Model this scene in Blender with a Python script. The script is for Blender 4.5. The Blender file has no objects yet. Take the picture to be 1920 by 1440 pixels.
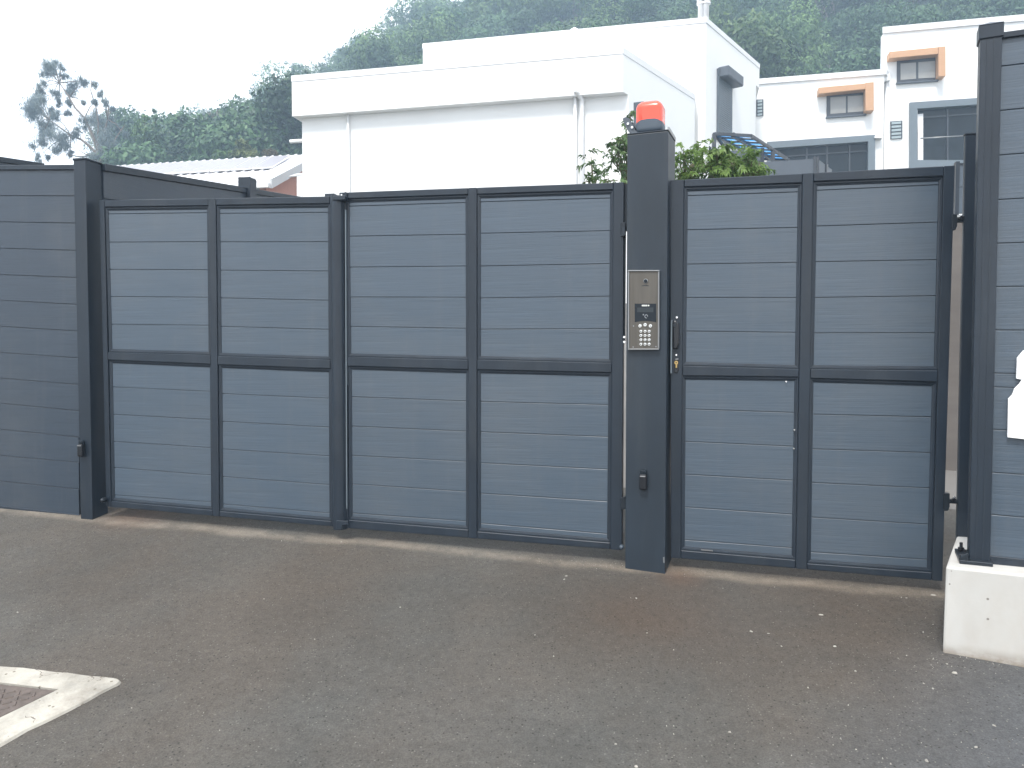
import bpy, bmesh, math, random
import numpy as np
from mathutils import Vector, Matrix, noise
random.seed(7)
RNG = random.Random(11)
sc = bpy.context.scene
COL = sc.collection

# ------------------------------------------------------------------ camera, sky, sun, exposure
F_PX = 1450.0
PITCH = math.radians(2.1)
CAM = Vector((0, 0, 1.5))
cam = bpy.data.cameras.new('camera')
cam.sensor_width = 36.0
cam.lens = 36.0 * F_PX / 1920.0
cam.clip_start = 0.05
cam.clip_end = 2000
camo = bpy.data.objects.new('camera', cam)
COL.objects.link(camo)
camo.location = CAM
camo.rotation_euler = (math.radians(90) - PITCH, 0, 0)
sc.camera = camo

SUN_EL, SUN_AZ = math.radians(58), math.radians(205)      # azimuth clockwise from +Y
w = bpy.data.worlds.new('World')
sc.world = w
w.use_nodes = True
nt = w.node_tree
for n in list(nt.nodes): nt.nodes.remove(n)
wo = nt.nodes.new('ShaderNodeOutputWorld')
bg = nt.nodes.new('ShaderNodeBackground')
sky = nt.nodes.new('ShaderNodeTexSky')
sky.sky_type = 'NISHITA'; sky.sun_disc = False
sky.sun_elevation = SUN_EL; sky.sun_rotation = SUN_AZ
mix = nt.nodes.new('ShaderNodeMix'); mix.data_type = 'RGBA'
tc = nt.nodes.new('ShaderNodeTexCoord')
nz = nt.nodes.new('ShaderNodeTexNoise'); nz.inputs['Scale'].default_value = 1.6; nz.inputs['Detail'].default_value = 5
mr = nt.nodes.new('ShaderNodeMapRange'); mr.inputs[1].default_value = .3; mr.inputs[2].default_value = .7
mr.inputs[3].default_value = 9.3; mr.inputs[4].default_value = 12.2
cb = nt.nodes.new('ShaderNodeCombineColor')
mul = nt.nodes.new('ShaderNodeMath'); mul.operation = 'MULTIPLY'; mul.inputs[1].default_value = 1.0
nt.links.new(tc.outputs['Generated'], nz.inputs['Vector'])
nt.links.new(nz.outputs['Fac'], mr.inputs[0])
nt.links.new(mr.outputs[0], cb.inputs[0]); nt.links.new(mr.outputs[0], cb.inputs[1])
nt.links.new(mr.outputs[0], mul.inputs[0]); nt.links.new(mul.outputs[0], cb.inputs[2])
mix.inputs[0].default_value = .86                          # thick bright cloud over the blue
nt.links.new(sky.outputs[0], mix.inputs[6]); nt.links.new(cb.outputs[0], mix.inputs[7])
nt.links.new(mix.outputs[2], bg.inputs[0])
bg.inputs[1].default_value = .062
nt.links.new(bg.outputs[0], wo.inputs[0])

sl = bpy.data.lights.new('sun', 'SUN')
sl.energy = 1.5; sl.angle = math.radians(12); sl.color = (1.0, .96, .9)
so = bpy.data.objects.new('sun', sl); COL.objects.link(so)
sd = Vector((math.sin(SUN_AZ) * math.cos(SUN_EL), math.cos(SUN_AZ) * math.cos(SUN_EL), math.sin(SUN_EL)))
so.location = sd * 50
so.rotation_euler = (-sd).to_track_quat('-Z', 'Y').to_euler()

sc.view_settings.view_transform = 'Standard'
sc.view_settings.look = 'None'
sc.view_settings.exposure = 1.78
sc.view_settings.gamma = 1
sc.view_settings.use_curve_mapping = False
sc.cycles.volume_bounces = 1
sc.cycles.max_bounces = 6
sc.cycles.transparent_max_bounces = 8

# ------------------------------------------------------------------ geometry of the view
cp, sp = math.cos(PITCH), math.sin(PITCH)
def ray(px, py):
    X = (px - 960) / F_PX; Z = -(py - 720) / F_PX
    return Vector((X, cp + Z * sp, -sp + Z * cp))
ZUP = Vector((0, 0, 1))
class Plane:
    """vertical plane with a horizontal axis U (to the right), Z up, N towards the viewer"""
    def __init__(s, o, U):
        s.o = Vector((o[0], o[1], 0)); s.U = Vector((U[0], U[1], 0)).normalized(); s.N = s.U.cross(ZUP)
    def pt(s, px, py, wd=0.0):
        r = ray(px, py); o = s.o + s.N * wd
        t = (o - CAM).dot(s.N) / r.dot(s.N)
        p = CAM + r * t
        return ((p - s.o).dot(s.U), p.z)
    def P(s, a, z, wd=0.0):
        return s.o + s.U * a + s.N * wd + ZUP * z
    def at(s, px, py, wd=0.0):
        a, z = s.pt(px, py, wd); return s.P(a, z, wd)
def vp_plane(xv, px, depth):
    r = ray(px, 667); p = CAM + r * depth
    return Plane(p, (-(xv - 960) / F_PX * cp, -1))

G = vp_plane(-4600, 1143, 3.57)            # gate plane
GR = vp_plane(-2137, 1840, 2.80)           # fence on the right
def fit_ground():
    # plane z = b x + c y through the camera foot and the dust line under the gate leaves
    A, B = [], []
    for px, py in ((198, 974), (440, 1000), (640, 1014), (960, 1046), (1150, 1062), (1500, 1096), (1700, 1110)):
        p = G.at(px, py, .03); A.append((p.x, p.y)); B.append(p.z)
    s, *_ = np.linalg.lstsq(np.array(A), np.array(B), rcond=None)
    return float(s[0]), float(s[1])
GB, GC = fit_ground()
print('ground', GB, GC)
def gz(x, y): return GB * x + GC * y
def on_ground(px, py):
    r = ray(px, py)
    t = (GB * CAM.x + GC * CAM.y - CAM.z) / (r.z - GB * r.x - GC * r.y)
    return CAM + r * t

# ------------------------------------------------------------------ materials
def nmat(name):
    m = bpy.data.materials.new(name); m.use_nodes = True
    return m, m.node_tree, m.node_tree.nodes['Principled BSDF']
def N(nt, t, **kw):
    n = nt.nodes.new(t)
    for k, v in kw.items():
        if k in n.inputs: n.inputs[k].default_value = v
        else: setattr(n, k, v)
    return n
def mat(name, col, rough=.6, metal=0.0, var=.12, scale=(4, 4, 4), bump=0.0, bscale=None, obj_var=0.0, spec=.5, coat=0, detail=5, col2=None, lo=.3, hi=.7):
    m, t, b = nmat(name)
    c = N(t, 'ShaderNodeTexCoord'); mp = N(t, 'ShaderNodeMapping')
    mp.inputs['Scale'].default_value = scale
    t.links.new(c.outputs['Object'], mp.inputs[0])
    z = N(t, 'ShaderNodeTexNoise', Scale=1.0, Detail=detail, Roughness=.6)
    t.links.new(mp.outputs[0], z.inputs['Vector'])
    r = N(t, 'ShaderNodeMapRange'); r.inputs[1].default_value = lo; r.inputs[2].default_value = hi
    t.links.new(z.outputs['Fac'], r.inputs[0])
    mx = N(t, 'ShaderNodeMix', data_type='RGBA')
    a = [max(0, v * (1 - var)) for v in col]; d = [v * (1 + var) for v in (col2 or col)]
    mx.inputs[6].default_value = (*a, 1); mx.inputs[7].default_value = (*d, 1)
    t.links.new(r.outputs[0], mx.inputs[0])
    last = mx.outputs[2]
    if obj_var:
        oi = N(t, 'ShaderNodeObjectInfo')
        r2 = N(t, 'ShaderNodeMapRange'); r2.inputs[3].default_value = 1 - obj_var; r2.inputs[4].default_value = 1 + obj_var
        t.links.new(oi.outputs['Random'], r2.inputs[0])
        vm = N(t, 'ShaderNodeVectorMath', operation='SCALE')
        t.links.new(last, vm.inputs[0]); t.links.new(r2.outputs[0], vm.inputs['Scale'])
        last = vm.outputs[0]
    t.links.new(last, b.inputs['Base Color'])
    b.inputs['Roughness'].default_value = rough; b.inputs['Metallic'].default_value = metal
    b.inputs['Specular IOR Level'].default_value = spec
    if coat: b.inputs['Coat Weight'].default_value = coat; b.inputs['Coat Roughness'].default_value = .1
    if bump:
        mp2 = N(t, 'ShaderNodeMapping'); mp2.inputs['Scale'].default_value = bscale or scale
        t.links.new(c.outputs['Object'], mp2.inputs[0])
        z2 = N(t, 'ShaderNodeTexNoise', Scale=1.0, Detail=4.0); t.links.new(mp2.outputs[0], z2.inputs['Vector'])
        bp = N(t, 'ShaderNodeBump', Strength=bump, Distance=.004)
        t.links.new(z2.outputs['Fac'], bp.inputs['Height']); t.links.new(bp.outputs[0], b.inputs['Normal'])
    return m
M = {}
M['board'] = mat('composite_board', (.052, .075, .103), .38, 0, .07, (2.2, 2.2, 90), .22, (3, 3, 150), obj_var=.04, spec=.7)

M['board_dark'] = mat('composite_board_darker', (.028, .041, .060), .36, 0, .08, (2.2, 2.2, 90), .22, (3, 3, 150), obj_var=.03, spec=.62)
M['frame'] = mat('anthracite_paint', (.0145, .022, .033), .36, 0, .16, (6, 6, 2.5), .05, (90, 90, 90), obj_var=.03, spec=.42)
M['pillar'] = mat('pillar_paint', (.017, .0255, .0365), .42, 0, .18, (5, 5, 2), .04, (70, 70, 70), spec=.42)
M['black'] = mat('black_plastic', (.008, .009, .012), .3, 0, .1)
M['darksteel'] = mat('dark_steel', (.02, .026, .034), .35, .4, .2)
M['steel'] = mat('brushed_steel', (.125, .114, .10), .45, .8, .10, (60, 60, 3), .05, (200, 200, 6))
M['rim'] = mat('steel_rim', (.30, .305, .31), .35, .8, .05)
M['key'] = mat('chrome_key', (.75, .75, .73), .22, .8, .05)
M['keymark'] = mat('key_print', (.03, .03, .03), .5)
M['glassblack'] = mat('display_glass', (.012, .017, .023), .2, 0, .1, spec=.2)
M['lcd'] = mat('display_window', (.035, .042, .048), .25, 0, .1, spec=.2)
M['print'] = mat('pale_print', (.62, .63, .6), .5, 0, .03)
M['printdim'] = mat('dim_print', (.25, .27, .29), .5, 0, .03)
M['brass'] = mat('brass', (.55, .38, .16), .3, .9, .1)
M['chrome'] = mat('chrome', (.8, .8, .8), .15, .9, .03)
M['lens'] = mat('red_lens', (.86, .09, .05), .22, 0, .05, coat=.3)
M['beaconbase'] = mat('beacon_base', (.06, .08, .105), .45, 0, .08)
M['white'] = mat('white_render', (.80, .80, .79), .85, 0, .025, (.7, .7, .35), .15, (40, 40, 40))
M['whitetrim'] = mat('white_metal_coping', (.74, .74, .75), .5, 0, .02)
M['conc'] = mat('white_painted_concrete', (.47, .46, .435), .8, 0, .07, (3, 3, 2), .12, (45, 45, 45), lo=.25, hi=.6)
M['signwhite'] = mat('white_sign', (.86, .86, .86), .5, 0, .01)
M['retain'] = mat('grey_retaining_concrete', (.125, .112, .103), .85, 0, .14, (1.5, 1.5, 7), .3, (60, 60, 60))
M['openframe'] = mat('grey_aluminium', (.13, .16, .185), .45, 0, .05)
M['darkpanel'] = mat('dark_panel', (.07, .085, .105), .5, 0, .08)
M['winframe'] = mat('dark_window_frame', (.035, .04, .05), .4, 0, .05)
M['glass'] = mat('dark_window_glass', (.012, .016, .02), .12, 0, .5, (1.2, 1.2, .5), spec=.16)
M['curtain'] = mat('window_with_blind', (.27, .27, .26), .25, 0, .05, spec=.5)
M['orange'] = mat('orange_cladding', (.50, .29, .165), .55, 0, .06, (8, 8, 60))
M['terra'] = mat('terracotta_render', (.55, .27, .2), .85, 0, .05)
M['roof'] = mat('white_roof_sheet', (.72, .71, .72), .5, 0, .03)
M['solar'] = mat('solar_cell', (.24, .22, .25), .3, 0, .04, spec=.7)
M['solarframe'] = mat('solar_frame', (.75, .75, .76), .4, 0, .03)
M['blue'] = mat('blue_canopy_glazing', (.16, .36, .60), .25, 0, .12, (2, 2, 2))
M['shutter'] = mat('grey_shutter', (.085, .10, .12), .5, 0, .06)
M['louvre'] = mat('louvre_glass', (.30, .36, .38), .2, 0, .08)
M['bark'] = mat('bark', (.16, .13, .105), .9, 0, .3, (3, 3, 1), .5, (20, 20, 5))
M['stem'] = mat('green_stem', (.12, .11, .06), .8, 0, .2)
M['pipe'] = mat('white_pipe', (.76, .76, .76), .5, 0, .02)
M['kerbconc'] = mat('pale_concrete', (.34, .32, .28), .9, 0, .26, (5, 5, 5), .9, (70, 70, 70), lo=.35, hi=.6, detail=9)
M['manhole'] = mat('rusty_cast_iron', (.115, .093, .082), .7, .15, .25, (30, 30, 30), .4, (120, 120, 120))
M['soil'] = mat('soil_and_grass', (.05, .06, .03), .95, 0, .35, (.4, .4, .4), .5, (6, 6, 6), col2=(.07, .06, .04))
M['yard'] = mat('light_concrete_yard', (.14, .132, .125), .9, 0, .12, (1, 1, 1), .3, (60, 60, 60))
M['chip'] = mat('pale_stone_chip', (.33, .31, .275), .85, 0, .2, (40, 40, 40))
M['chipdark'] = mat('dark_stone_chip', (.05, .048, .045), .85, 0, .3, (40, 40, 40))

def leaf_mat(name, c1, c2, rough=.5, trans=.25, obj=.15):
    m, t, b = nmat(name)
    at = N(t, 'ShaderNodeAttribute', attribute_name='tint')
    mx = N(t, 'ShaderNodeMix', data_type='RGBA')
    mx.inputs[6].default_value = (*c1, 1); mx.inputs[7].default_value = (*c2, 1)
    t.links.new(at.outputs['Fac'], mx.inputs[0])
    oi = N(t, 'ShaderNodeObjectInfo'); r2 = N(t, 'ShaderNodeMapRange'); r2.inputs[3].default_value = 1 - obj; r2.inputs[4].default_value = 1 + obj
    t.links.new(oi.outputs['Random'], r2.inputs[0])
    vm = N(t, 'ShaderNodeVectorMath', operation='SCALE'); t.links.new(mx.outputs[2], vm.inputs[0]); t.links.new(r2.outputs[0], vm.inputs['Scale'])
    t.links.new(vm.outputs[0], b.inputs['Base Color'])
    b.inputs['Roughness'].default_value = rough
    b.inputs['Specular IOR Level'].default_value = .25
    tr = N(t, 'ShaderNodeBsdfTranslucent'); t.links.new(vm.outputs[0], tr.inputs[0])
    if 'woodland' in name: trans = .1
    ms = N(t, 'ShaderNodeMixShader'); ms.inputs[0].default_value = trans
    t.links.new(b.outputs[0], ms.inputs[1]); t.links.new(tr.outputs[0], ms.inputs[2])
    out = [n for n in t.nodes if n.type == 'OUTPUT_MATERIAL'][0]
    t.links.new(ms.outputs[0], out.inputs[0])
    return m
M['leaf_hill'] = leaf_mat('woodland_leaves', (.026, .060, .022), (.13, .21, .07), obj=.38)
M['leaf_hill_warm'] = leaf_mat('woodland_leaves_yellow', (.045, .065, .02), (.16, .19, .06), obj=.2)
M['leaf_hill_dark'] = leaf_mat('woodland_leaves_dark', (.018, .044, .022), (.075, .145, .06), obj=.35)
M['leaf_hill_rust'] = leaf_mat('woodland_leaves_rust', (.06, .06, .03), (.15, .11, .06), obj=.2)
M['leaf_euc'] = leaf_mat('eucalyptus_leaves', (.17, .22, .24), (.33, .38, .36), trans=.55)
M['leaf_bush'] = leaf_mat('shrub_leaves', (.06, .12, .03), (.24, .36, .10), .4, .35)
M['leaf_bush_dark'] = leaf_mat('shrub_leaves_dark', (.04, .085, .035), (.15, .24, .09), .4, .3)

def canopy_mat():
    m, t, b = nmat('blue_canopy_glazing')
    b.inputs['Base Color'].default_value = (.10, .30, .62, 1); b.inputs['Roughness'].default_value = .15
    tr = N(t, 'ShaderNodeBsdfTranslucent'); tr.inputs[0].default_value = (.34, .66, .95, 1)
    ms = N(t, 'ShaderNodeMixShader'); ms.inputs[0].default_value = .75
    t.links.new(b.outputs[0], ms.inputs[1]); t.links.new(tr.outputs[0], ms.inputs[2])
    out = [n for n in t.nodes if n.type == 'OUTPUT_MATERIAL'][0]
    t.links.new(ms.outputs[0], out.inputs[0])
    return m
M['blue'] = canopy_mat()
def add_specks(m, scale, radius, keep, col, blur=False):
    t = m.node_tree; b = t.nodes['Principled BSDF']; L = t.links.new
    prev = b.inputs['Base Color'].links[0].from_socket
    c = N(t, 'ShaderNodeTexCoord'); v = N(t, 'ShaderNodeTexVoronoi', Scale=scale); L(c.outputs['Object'], v.inputs['Vector'])
    lt = N(t, 'ShaderNodeMath', operation='LESS_THAN'); L(v.outputs['Distance'], lt.inputs[0]); lt.inputs[1].default_value = radius
    se = N(t, 'ShaderNodeSeparateColor'); L(v.outputs['Color'], se.inputs[0])
    g = N(t, 'ShaderNodeMath', operation='LESS_THAN'); L(se.outputs[0], g.inputs[0]); g.inputs[1].default_value = keep
    an = N(t, 'ShaderNodeMath', operation='MULTIPLY'); L(lt.outputs[0], an.inputs[0]); L(g.outputs[0], an.inputs[1])
    k = N(t, 'ShaderNodeMix', data_type='RGBA'); L(an.outputs[0], k.inputs[0]); L(prev, k.inputs[6]); k.inputs[7].default_value = (*col, 1)
    L(k.outputs[2], b.inputs['Base Color'])
def add_cracks(m, scale, width, col):
    t = m.node_tree; b = t.nodes['Principled BSDF']; L = t.links.new
    prev = b.inputs['Base Color'].links[0].from_socket
    c = N(t, 'ShaderNodeTexCoord'); nz_ = N(t, 'ShaderNodeTexNoise', Scale=14.0, Detail=4.0); L(c.outputs['Object'], nz_.inputs['Vector'])
    ad = N(t, 'ShaderNodeMix', data_type='RGBA', blend_type='ADD'); ad.inputs[0].default_value = .12; L(c.outputs['Object'], ad.inputs[6]); L(nz_.outputs['Color'], ad.inputs[7])
    v = N(t, 'ShaderNodeTexVoronoi', Scale=scale, feature='DISTANCE_TO_EDGE'); L(ad.outputs[2], v.inputs['Vector'])
    lt = N(t, 'ShaderNodeMath', operation='LESS_THAN'); L(v.outputs['Distance'], lt.inputs[0]); lt.inputs[1].default_value = width
    n2 = N(t, 'ShaderNodeTexNoise', Scale=3.0, Detail=2.0); L(c.outputs['Object'], n2.inputs['Vector'])
    g = N(t, 'ShaderNodeMath', operation='GREATER_THAN'); L(n2.outputs['Fac'], g.inputs[0]); g.inputs[1].default_value = .54
    an = N(t, 'ShaderNodeMath', operation='MULTIPLY'); L(lt.outputs[0], an.inputs[0]); L(g.outputs[0], an.inputs[1])
    k = N(t, 'ShaderNodeMix', data_type='RGBA'); L(an.outputs[0], k.inputs[0]); L(prev, k.inputs[6]); k.inputs[7].default_value = (*col, 1)
    L(k.outputs[2], b.inputs['Base Color'])
def add_dust(m, scale, col, lo, hi, amt, zfade=None):
    """soft patches of dirt; zfade=(z_low, z_high) in metres from the object's centre keeps them to a splash zone"""
    t = m.node_tree; b = t.nodes['Principled BSDF']; L = t.links.new
    prev = b.inputs['Base Color'].links[0].from_socket
    c = N(t, 'ShaderNodeTexCoord'); mp = N(t, 'ShaderNodeMapping'); mp.inputs['Scale'].default_value = scale; L(c.outputs['Object'], mp.inputs[0])
    oi = N(t, 'ShaderNodeObjectInfo'); vm = N(t, 'ShaderNodeVectorMath', operation='ADD'); L(mp.outputs[0], vm.inputs[0]); L(oi.outputs['Location'], vm.inputs[1])
    z = N(t, 'ShaderNodeTexNoise', Scale=1.0, Detail=5.0, Roughness=.65); L(vm.outputs[0], z.inputs['Vector'])
    r = N(t, 'ShaderNodeMapRange'); r.inputs[1].default_value = lo; r.inputs[2].default_value = hi; r.inputs[4].default_value = amt; L(z.outputs['Fac'], r.inputs[0])
    f = r.outputs[0]
    if zfade:
        sx = N(t, 'ShaderNodeSeparateXYZ'); L(c.outputs['Object'], sx.inputs[0])
        q = N(t, 'ShaderNodeMapRange', interpolation_type='SMOOTHSTEP'); q.inputs[1].default_value = zfade[0]; q.inputs[2].default_value = zfade[1]; q.inputs[3].default_value = 1; q.inputs[4].default_value = 0
        L(sx.outputs['Z'], q.inputs[0]); mu = N(t, 'ShaderNodeMath', operation='MULTIPLY'); L(f, mu.inputs[0]); L(q.outputs[0], mu.inputs[1]); f = mu.outputs[0]
    k = N(t, 'ShaderNodeMix', data_type='RGBA'); L(f, k.inputs[0]); L(prev, k.inputs[6]); k.inputs[7].default_value = (*col, 1)
    L(k.outputs[2], b.inputs['Base Color'])
for k_ in ('board', 'board_dark'):
    add_dust(M[k_], (1.3, 1.3, 2.2), (.13, .13, .125), .45, .75, .22)
    add_dust(M[k_], (14, 14, 1.2), (.11, .115, .12), .55, .8, .18)
add_dust(M['frame'], (6, 6, 1.5), (.10, .10, .095), .5, .8, .16)
add_dust(M['pillar'], (7, 7, .9), (.10, .10, .095), .5, .8, .18)
add_dust(M['conc'], (4, 4, 2), (.34, .27, .20), .45, .75, .35)
add_dust(M['conc'], (9, 9, 14), (.20, .16, .12), .3, .55, .9, (-.125, -.06))
add_specks(M['conc'], 38, .16, .10, (.22, .2, .18))
add_specks(M['kerbconc'], 60, .3, .10, (.17, .15, .12))
add_cracks(M['kerbconc'], 5, .008, (.16, .14, .12))
add_dust(M['kerbconc'], (9, 9, 9), (.17, .145, .12), .5, .75, .6)
def asphalt_mat():
    m, t, b = nmat('asphalt')
    L = t.links.new
    c = N(t, 'ShaderNodeTexCoord')
    P_ = c.outputs['Object']
    n1 = N(t, 'ShaderNodeTexNoise', Scale=.9, Detail=5.0, Roughness=.6); L(P_, n1.inputs['Vector'])
    n2 = N(t, 'ShaderNodeTexNoise', Scale=170.0, Detail=3.0, Roughness=.7); L(P_, n2.inputs['Vector'])
    n4 = N(t, 'ShaderNodeTexNoise', Scale=34.0, Detail=7.0, Roughness=.8); L(P_, n4.inputs['Vector'])
    r1 = N(t, 'ShaderNodeMapRange'); r1.inputs[1].default_value = .38; r1.inputs[2].default_value = .62; L(n1.outputs['Fac'], r1.inputs[0])
    a = N(t, 'ShaderNodeMix', data_type='RGBA'); a.inputs[6].default_value = (.093, .090, .083, 1); a.inputs[7].default_value = (.097, .085, .073, 1)
    L(r1.outputs[0], a.inputs[0])
    # tone turns blue-grey towards the lower right
    sx = N(t, 'ShaderNodeSeparateXYZ'); L(P_, sx.inputs[0])
    r = N(t, 'ShaderNodeMath', operation='SUBTRACT'); L(sx.outputs['X'], r.inputs[0]); L(sx.outputs['Y'], r.inputs[1])
    rr = N(t, 'ShaderNodeMapRange'); rr.inputs[1].default_value = -1.5; rr.inputs[2].default_value = -.6; L(r.outputs[0], rr.inputs[0])
    a2 = N(t, 'ShaderNodeMix', data_type='RGBA'); L(rr.outputs[0], a2.inputs[0]); L(a.outputs[2], a2.inputs[6]); a2.inputs[7].default_value = (.088, .091, .097, 1)
    # fine aggregate
    r2 = N(t, 'ShaderNodeMapRange'); r2.inputs[1].default_value = .25; r2.inputs[2].default_value = .75; r2.inputs[3].default_value = .62; r2.inputs[4].default_value = 1.38; L(n2.outputs['Fac'], r2.inputs[0])
    r4 = N(t, 'ShaderNodeMapRange'); r4.inputs[1].default_value = .3; r4.inputs[2].default_value = .7; r4.inputs[3].default_value = .78; r4.inputs[4].default_value = 1.24; L(n4.outputs['Fac'], r4.inputs[0])
    n5 = N(t, 'ShaderNodeTexNoise', Scale=1.7, Detail=4.0, Roughness=.7, Distortion=.6); L(P_, n5.inputs['Vector'])
    r5 = N(t, 'ShaderNodeMapRange'); r5.inputs[1].default_value = .32; r5.inputs[2].default_value = .68; r5.inputs[3].default_value = .86; r5.inputs[4].default_value = 1.14; L(n5.outputs['Fac'], r5.inputs[0])
    m5 = N(t, 'ShaderNodeMath', operation='MULTIPLY'); L(r4.outputs[0], m5.inputs[0]); L(r5.outputs[0], m5.inputs[1])
    mm = N(t, 'ShaderNodeMath', operation='MULTIPLY'); L(r2.outputs[0], mm.inputs[0]); L(m5.outputs[0], mm.inputs[1])
    sc1 = N(t, 'ShaderNodeVectorMath', operation='SCALE'); L(a2.outputs[2], sc1.inputs[0]); L(mm.outputs[0], sc1.inputs['Scale'])
    # pale grit grains and dark pits
    def spots(scale, radius, colr, prev, keep):
        v = N(t, 'ShaderNodeTexVoronoi', Scale=scale); L(P_, v.inputs['Vector'])
        lt = N(t, 'ShaderNodeMath', operation='LESS_THAN'); L(v.outputs['Distance'], lt.inputs[0]); lt.inputs[1].default_value = radius
        se = N(t, 'ShaderNodeSeparateColor'); L(v.outputs['Color'], se.inputs[0])
        g = N(t, 'ShaderNodeMath', operation='LESS_THAN'); L(se.outputs[0], g.inputs[0]); g.inputs[1].default_value = keep
        an = N(t, 'ShaderNodeMath', operation='MULTIPLY'); L(lt.outputs[0], an.inputs[0]); L(g.outputs[0], an.inputs[1])
        k = N(t, 'ShaderNodeMix', data_type='RGBA'); L(an.outputs[0], k.inputs[0]); L(prev, k.inputs[6]); k.inputs[7].default_value = (*colr, 1)
        return k.outputs[2]
    o = spots(125, .34, (.18, .17, .155), sc1.outputs[0], .05)
    o = spots(95, .33, (.045, .042, .038), o, .09)
    # dust lying along the line below the gate leaves
    dn = N(t, 'ShaderNodeVectorMath', operation='DOT_PRODUCT'); L(P_, dn.inputs[0]); dn.inputs[1].default_value = G.N
    off = (G.o + G.N * .035).dot(G.N)
    ds = N(t, 'ShaderNodeMath', operation='SUBTRACT'); L(dn.outputs['Value'], ds.inputs[0]); ds.inputs[1].default_value = off
    nw = N(t, 'ShaderNodeTexNoise', Scale=2.2, Detail=3.0); L(P_, nw.inputs['Vector'])
    nws = N(t, 'ShaderNodeMath', operation='MULTIPLY_ADD'); L(nw.outputs['Fac'], nws.inputs[0]); nws.inputs[1].default_value = .14; nws.inputs[2].default_value = -.07
    ad = N(t, 'ShaderNodeMath', operation='ADD'); L(ds.outputs[0], ad.inputs[0]); L(nws.outputs[0], ad.inputs[1])
    ab = N(t, 'ShaderNodeMath', operation='ABSOLUTE'); L(ad.outputs[0], ab.inputs[0])
    rg = N(t, 'ShaderNodeMapRange', interpolation_type='SMOOTHSTEP'); rg.inputs[1].default_value = 0; rg.inputs[2].default_value = .07; rg.inputs[3].default_value = .6; rg.inputs[4].default_value = 0; L(ab.outputs[0], rg.inputs[0])
    rn = N(t, 'ShaderNodeTexNoise', Scale=5.0, Detail=6.0, Roughness=.75); L(P_, rn.inputs['Vector'])
    rm = N(t, 'ShaderNodeMapRange'); rm.inputs[1].default_value = .35; rm.inputs[2].default_value = .62; rm.inputs[3].default_value = .25; rm.inputs[4].default_value = 1.1; L(rn.outputs['Fac'], rm.inputs[0])
    d0 = N(t, 'ShaderNodeMath', operation='MULTIPLY'); L(rg.outputs[0], d0.inputs[0]); L(rm.outputs[0], d0.inputs[1])
    du = N(t, 'ShaderNodeMath', operation='MULTIPLY'); L(d0.outputs[0], du.inputs[0]); L(r2.outputs[0], du.inputs[1]); du.use_clamp = True
    k = N(t, 'ShaderNodeMix', data_type='RGBA'); L(du.outputs[0], k.inputs[0]); L(o, k.inputs[6]); k.inputs[7].default_value = (.30, .26, .21, 1)
    o = k.outputs[2]
    # broad soft-edged patches of darker brown in front of the gate
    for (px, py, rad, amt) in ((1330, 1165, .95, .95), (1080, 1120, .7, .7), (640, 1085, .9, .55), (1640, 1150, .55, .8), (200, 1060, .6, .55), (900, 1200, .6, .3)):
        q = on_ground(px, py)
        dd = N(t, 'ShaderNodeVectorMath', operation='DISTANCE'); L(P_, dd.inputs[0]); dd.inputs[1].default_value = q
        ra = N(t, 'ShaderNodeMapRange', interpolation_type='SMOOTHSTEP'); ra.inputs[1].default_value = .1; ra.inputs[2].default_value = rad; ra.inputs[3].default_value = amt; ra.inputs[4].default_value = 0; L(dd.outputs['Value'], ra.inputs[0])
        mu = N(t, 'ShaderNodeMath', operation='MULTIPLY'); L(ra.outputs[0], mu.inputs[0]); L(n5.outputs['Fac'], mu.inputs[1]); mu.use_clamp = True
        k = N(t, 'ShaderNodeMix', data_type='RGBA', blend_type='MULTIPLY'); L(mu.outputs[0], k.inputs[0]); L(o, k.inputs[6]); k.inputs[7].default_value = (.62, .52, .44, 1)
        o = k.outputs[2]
    # rust-brown stains by the post feet
    for (px, py, rad, amt) in ((255, 972, .3, .6), (1275, 1082, .16, .6), (1215, 1150, .5, .10), (1330, 1160, .6, .12), (860, 1330, .5, .08)):
        q = on_ground(px, py)
        dd = N(t, 'ShaderNodeVectorMath', operation='DISTANCE'); L(P_, dd.inputs[0]); dd.inputs[1].default_value = q
        ra = N(t, 'ShaderNodeMapRange', interpolation_type='SMOOTHSTEP'); ra.inputs[1].default_value = 0; ra.inputs[2].default_value = rad; ra.inputs[3].default_value = amt; ra.inputs[4].default_value = 0; L(dd.outputs['Value'], ra.inputs[0])
        mu = N(t, 'ShaderNodeMath', operation='MULTIPLY'); L(ra.outputs[0], mu.inputs[0]); L(n4.outputs['Fac'], mu.inputs[1])
        k = N(t, 'ShaderNodeMix', data_type='RGBA'); L(mu.outputs[0], k.inputs[0]); L(o, k.inputs[6]); k.inputs[7].default_value = (.16, .085, .05, 1)
        o = k.outputs[2]
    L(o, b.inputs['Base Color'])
    b.inputs['Roughness'].default_value = .85; b.inputs['Specular IOR Level'].default_value = .3
    bp = N(t, 'ShaderNodeBump', Strength=.7, Distance=.004); L(n2.outputs['Fac'], bp.inputs['Height'])
    bp2 = N(t, 'ShaderNodeBump', Strength=.8, Distance=.012); L(n4.outputs['Fac'], bp2.inputs['Height']); L(bp.outputs[0], bp2.inputs['Normal'])
    L(bp2.outputs[0], b.inputs['Normal'])
    return m
M['asphalt'] = asphalt_mat()

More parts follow.
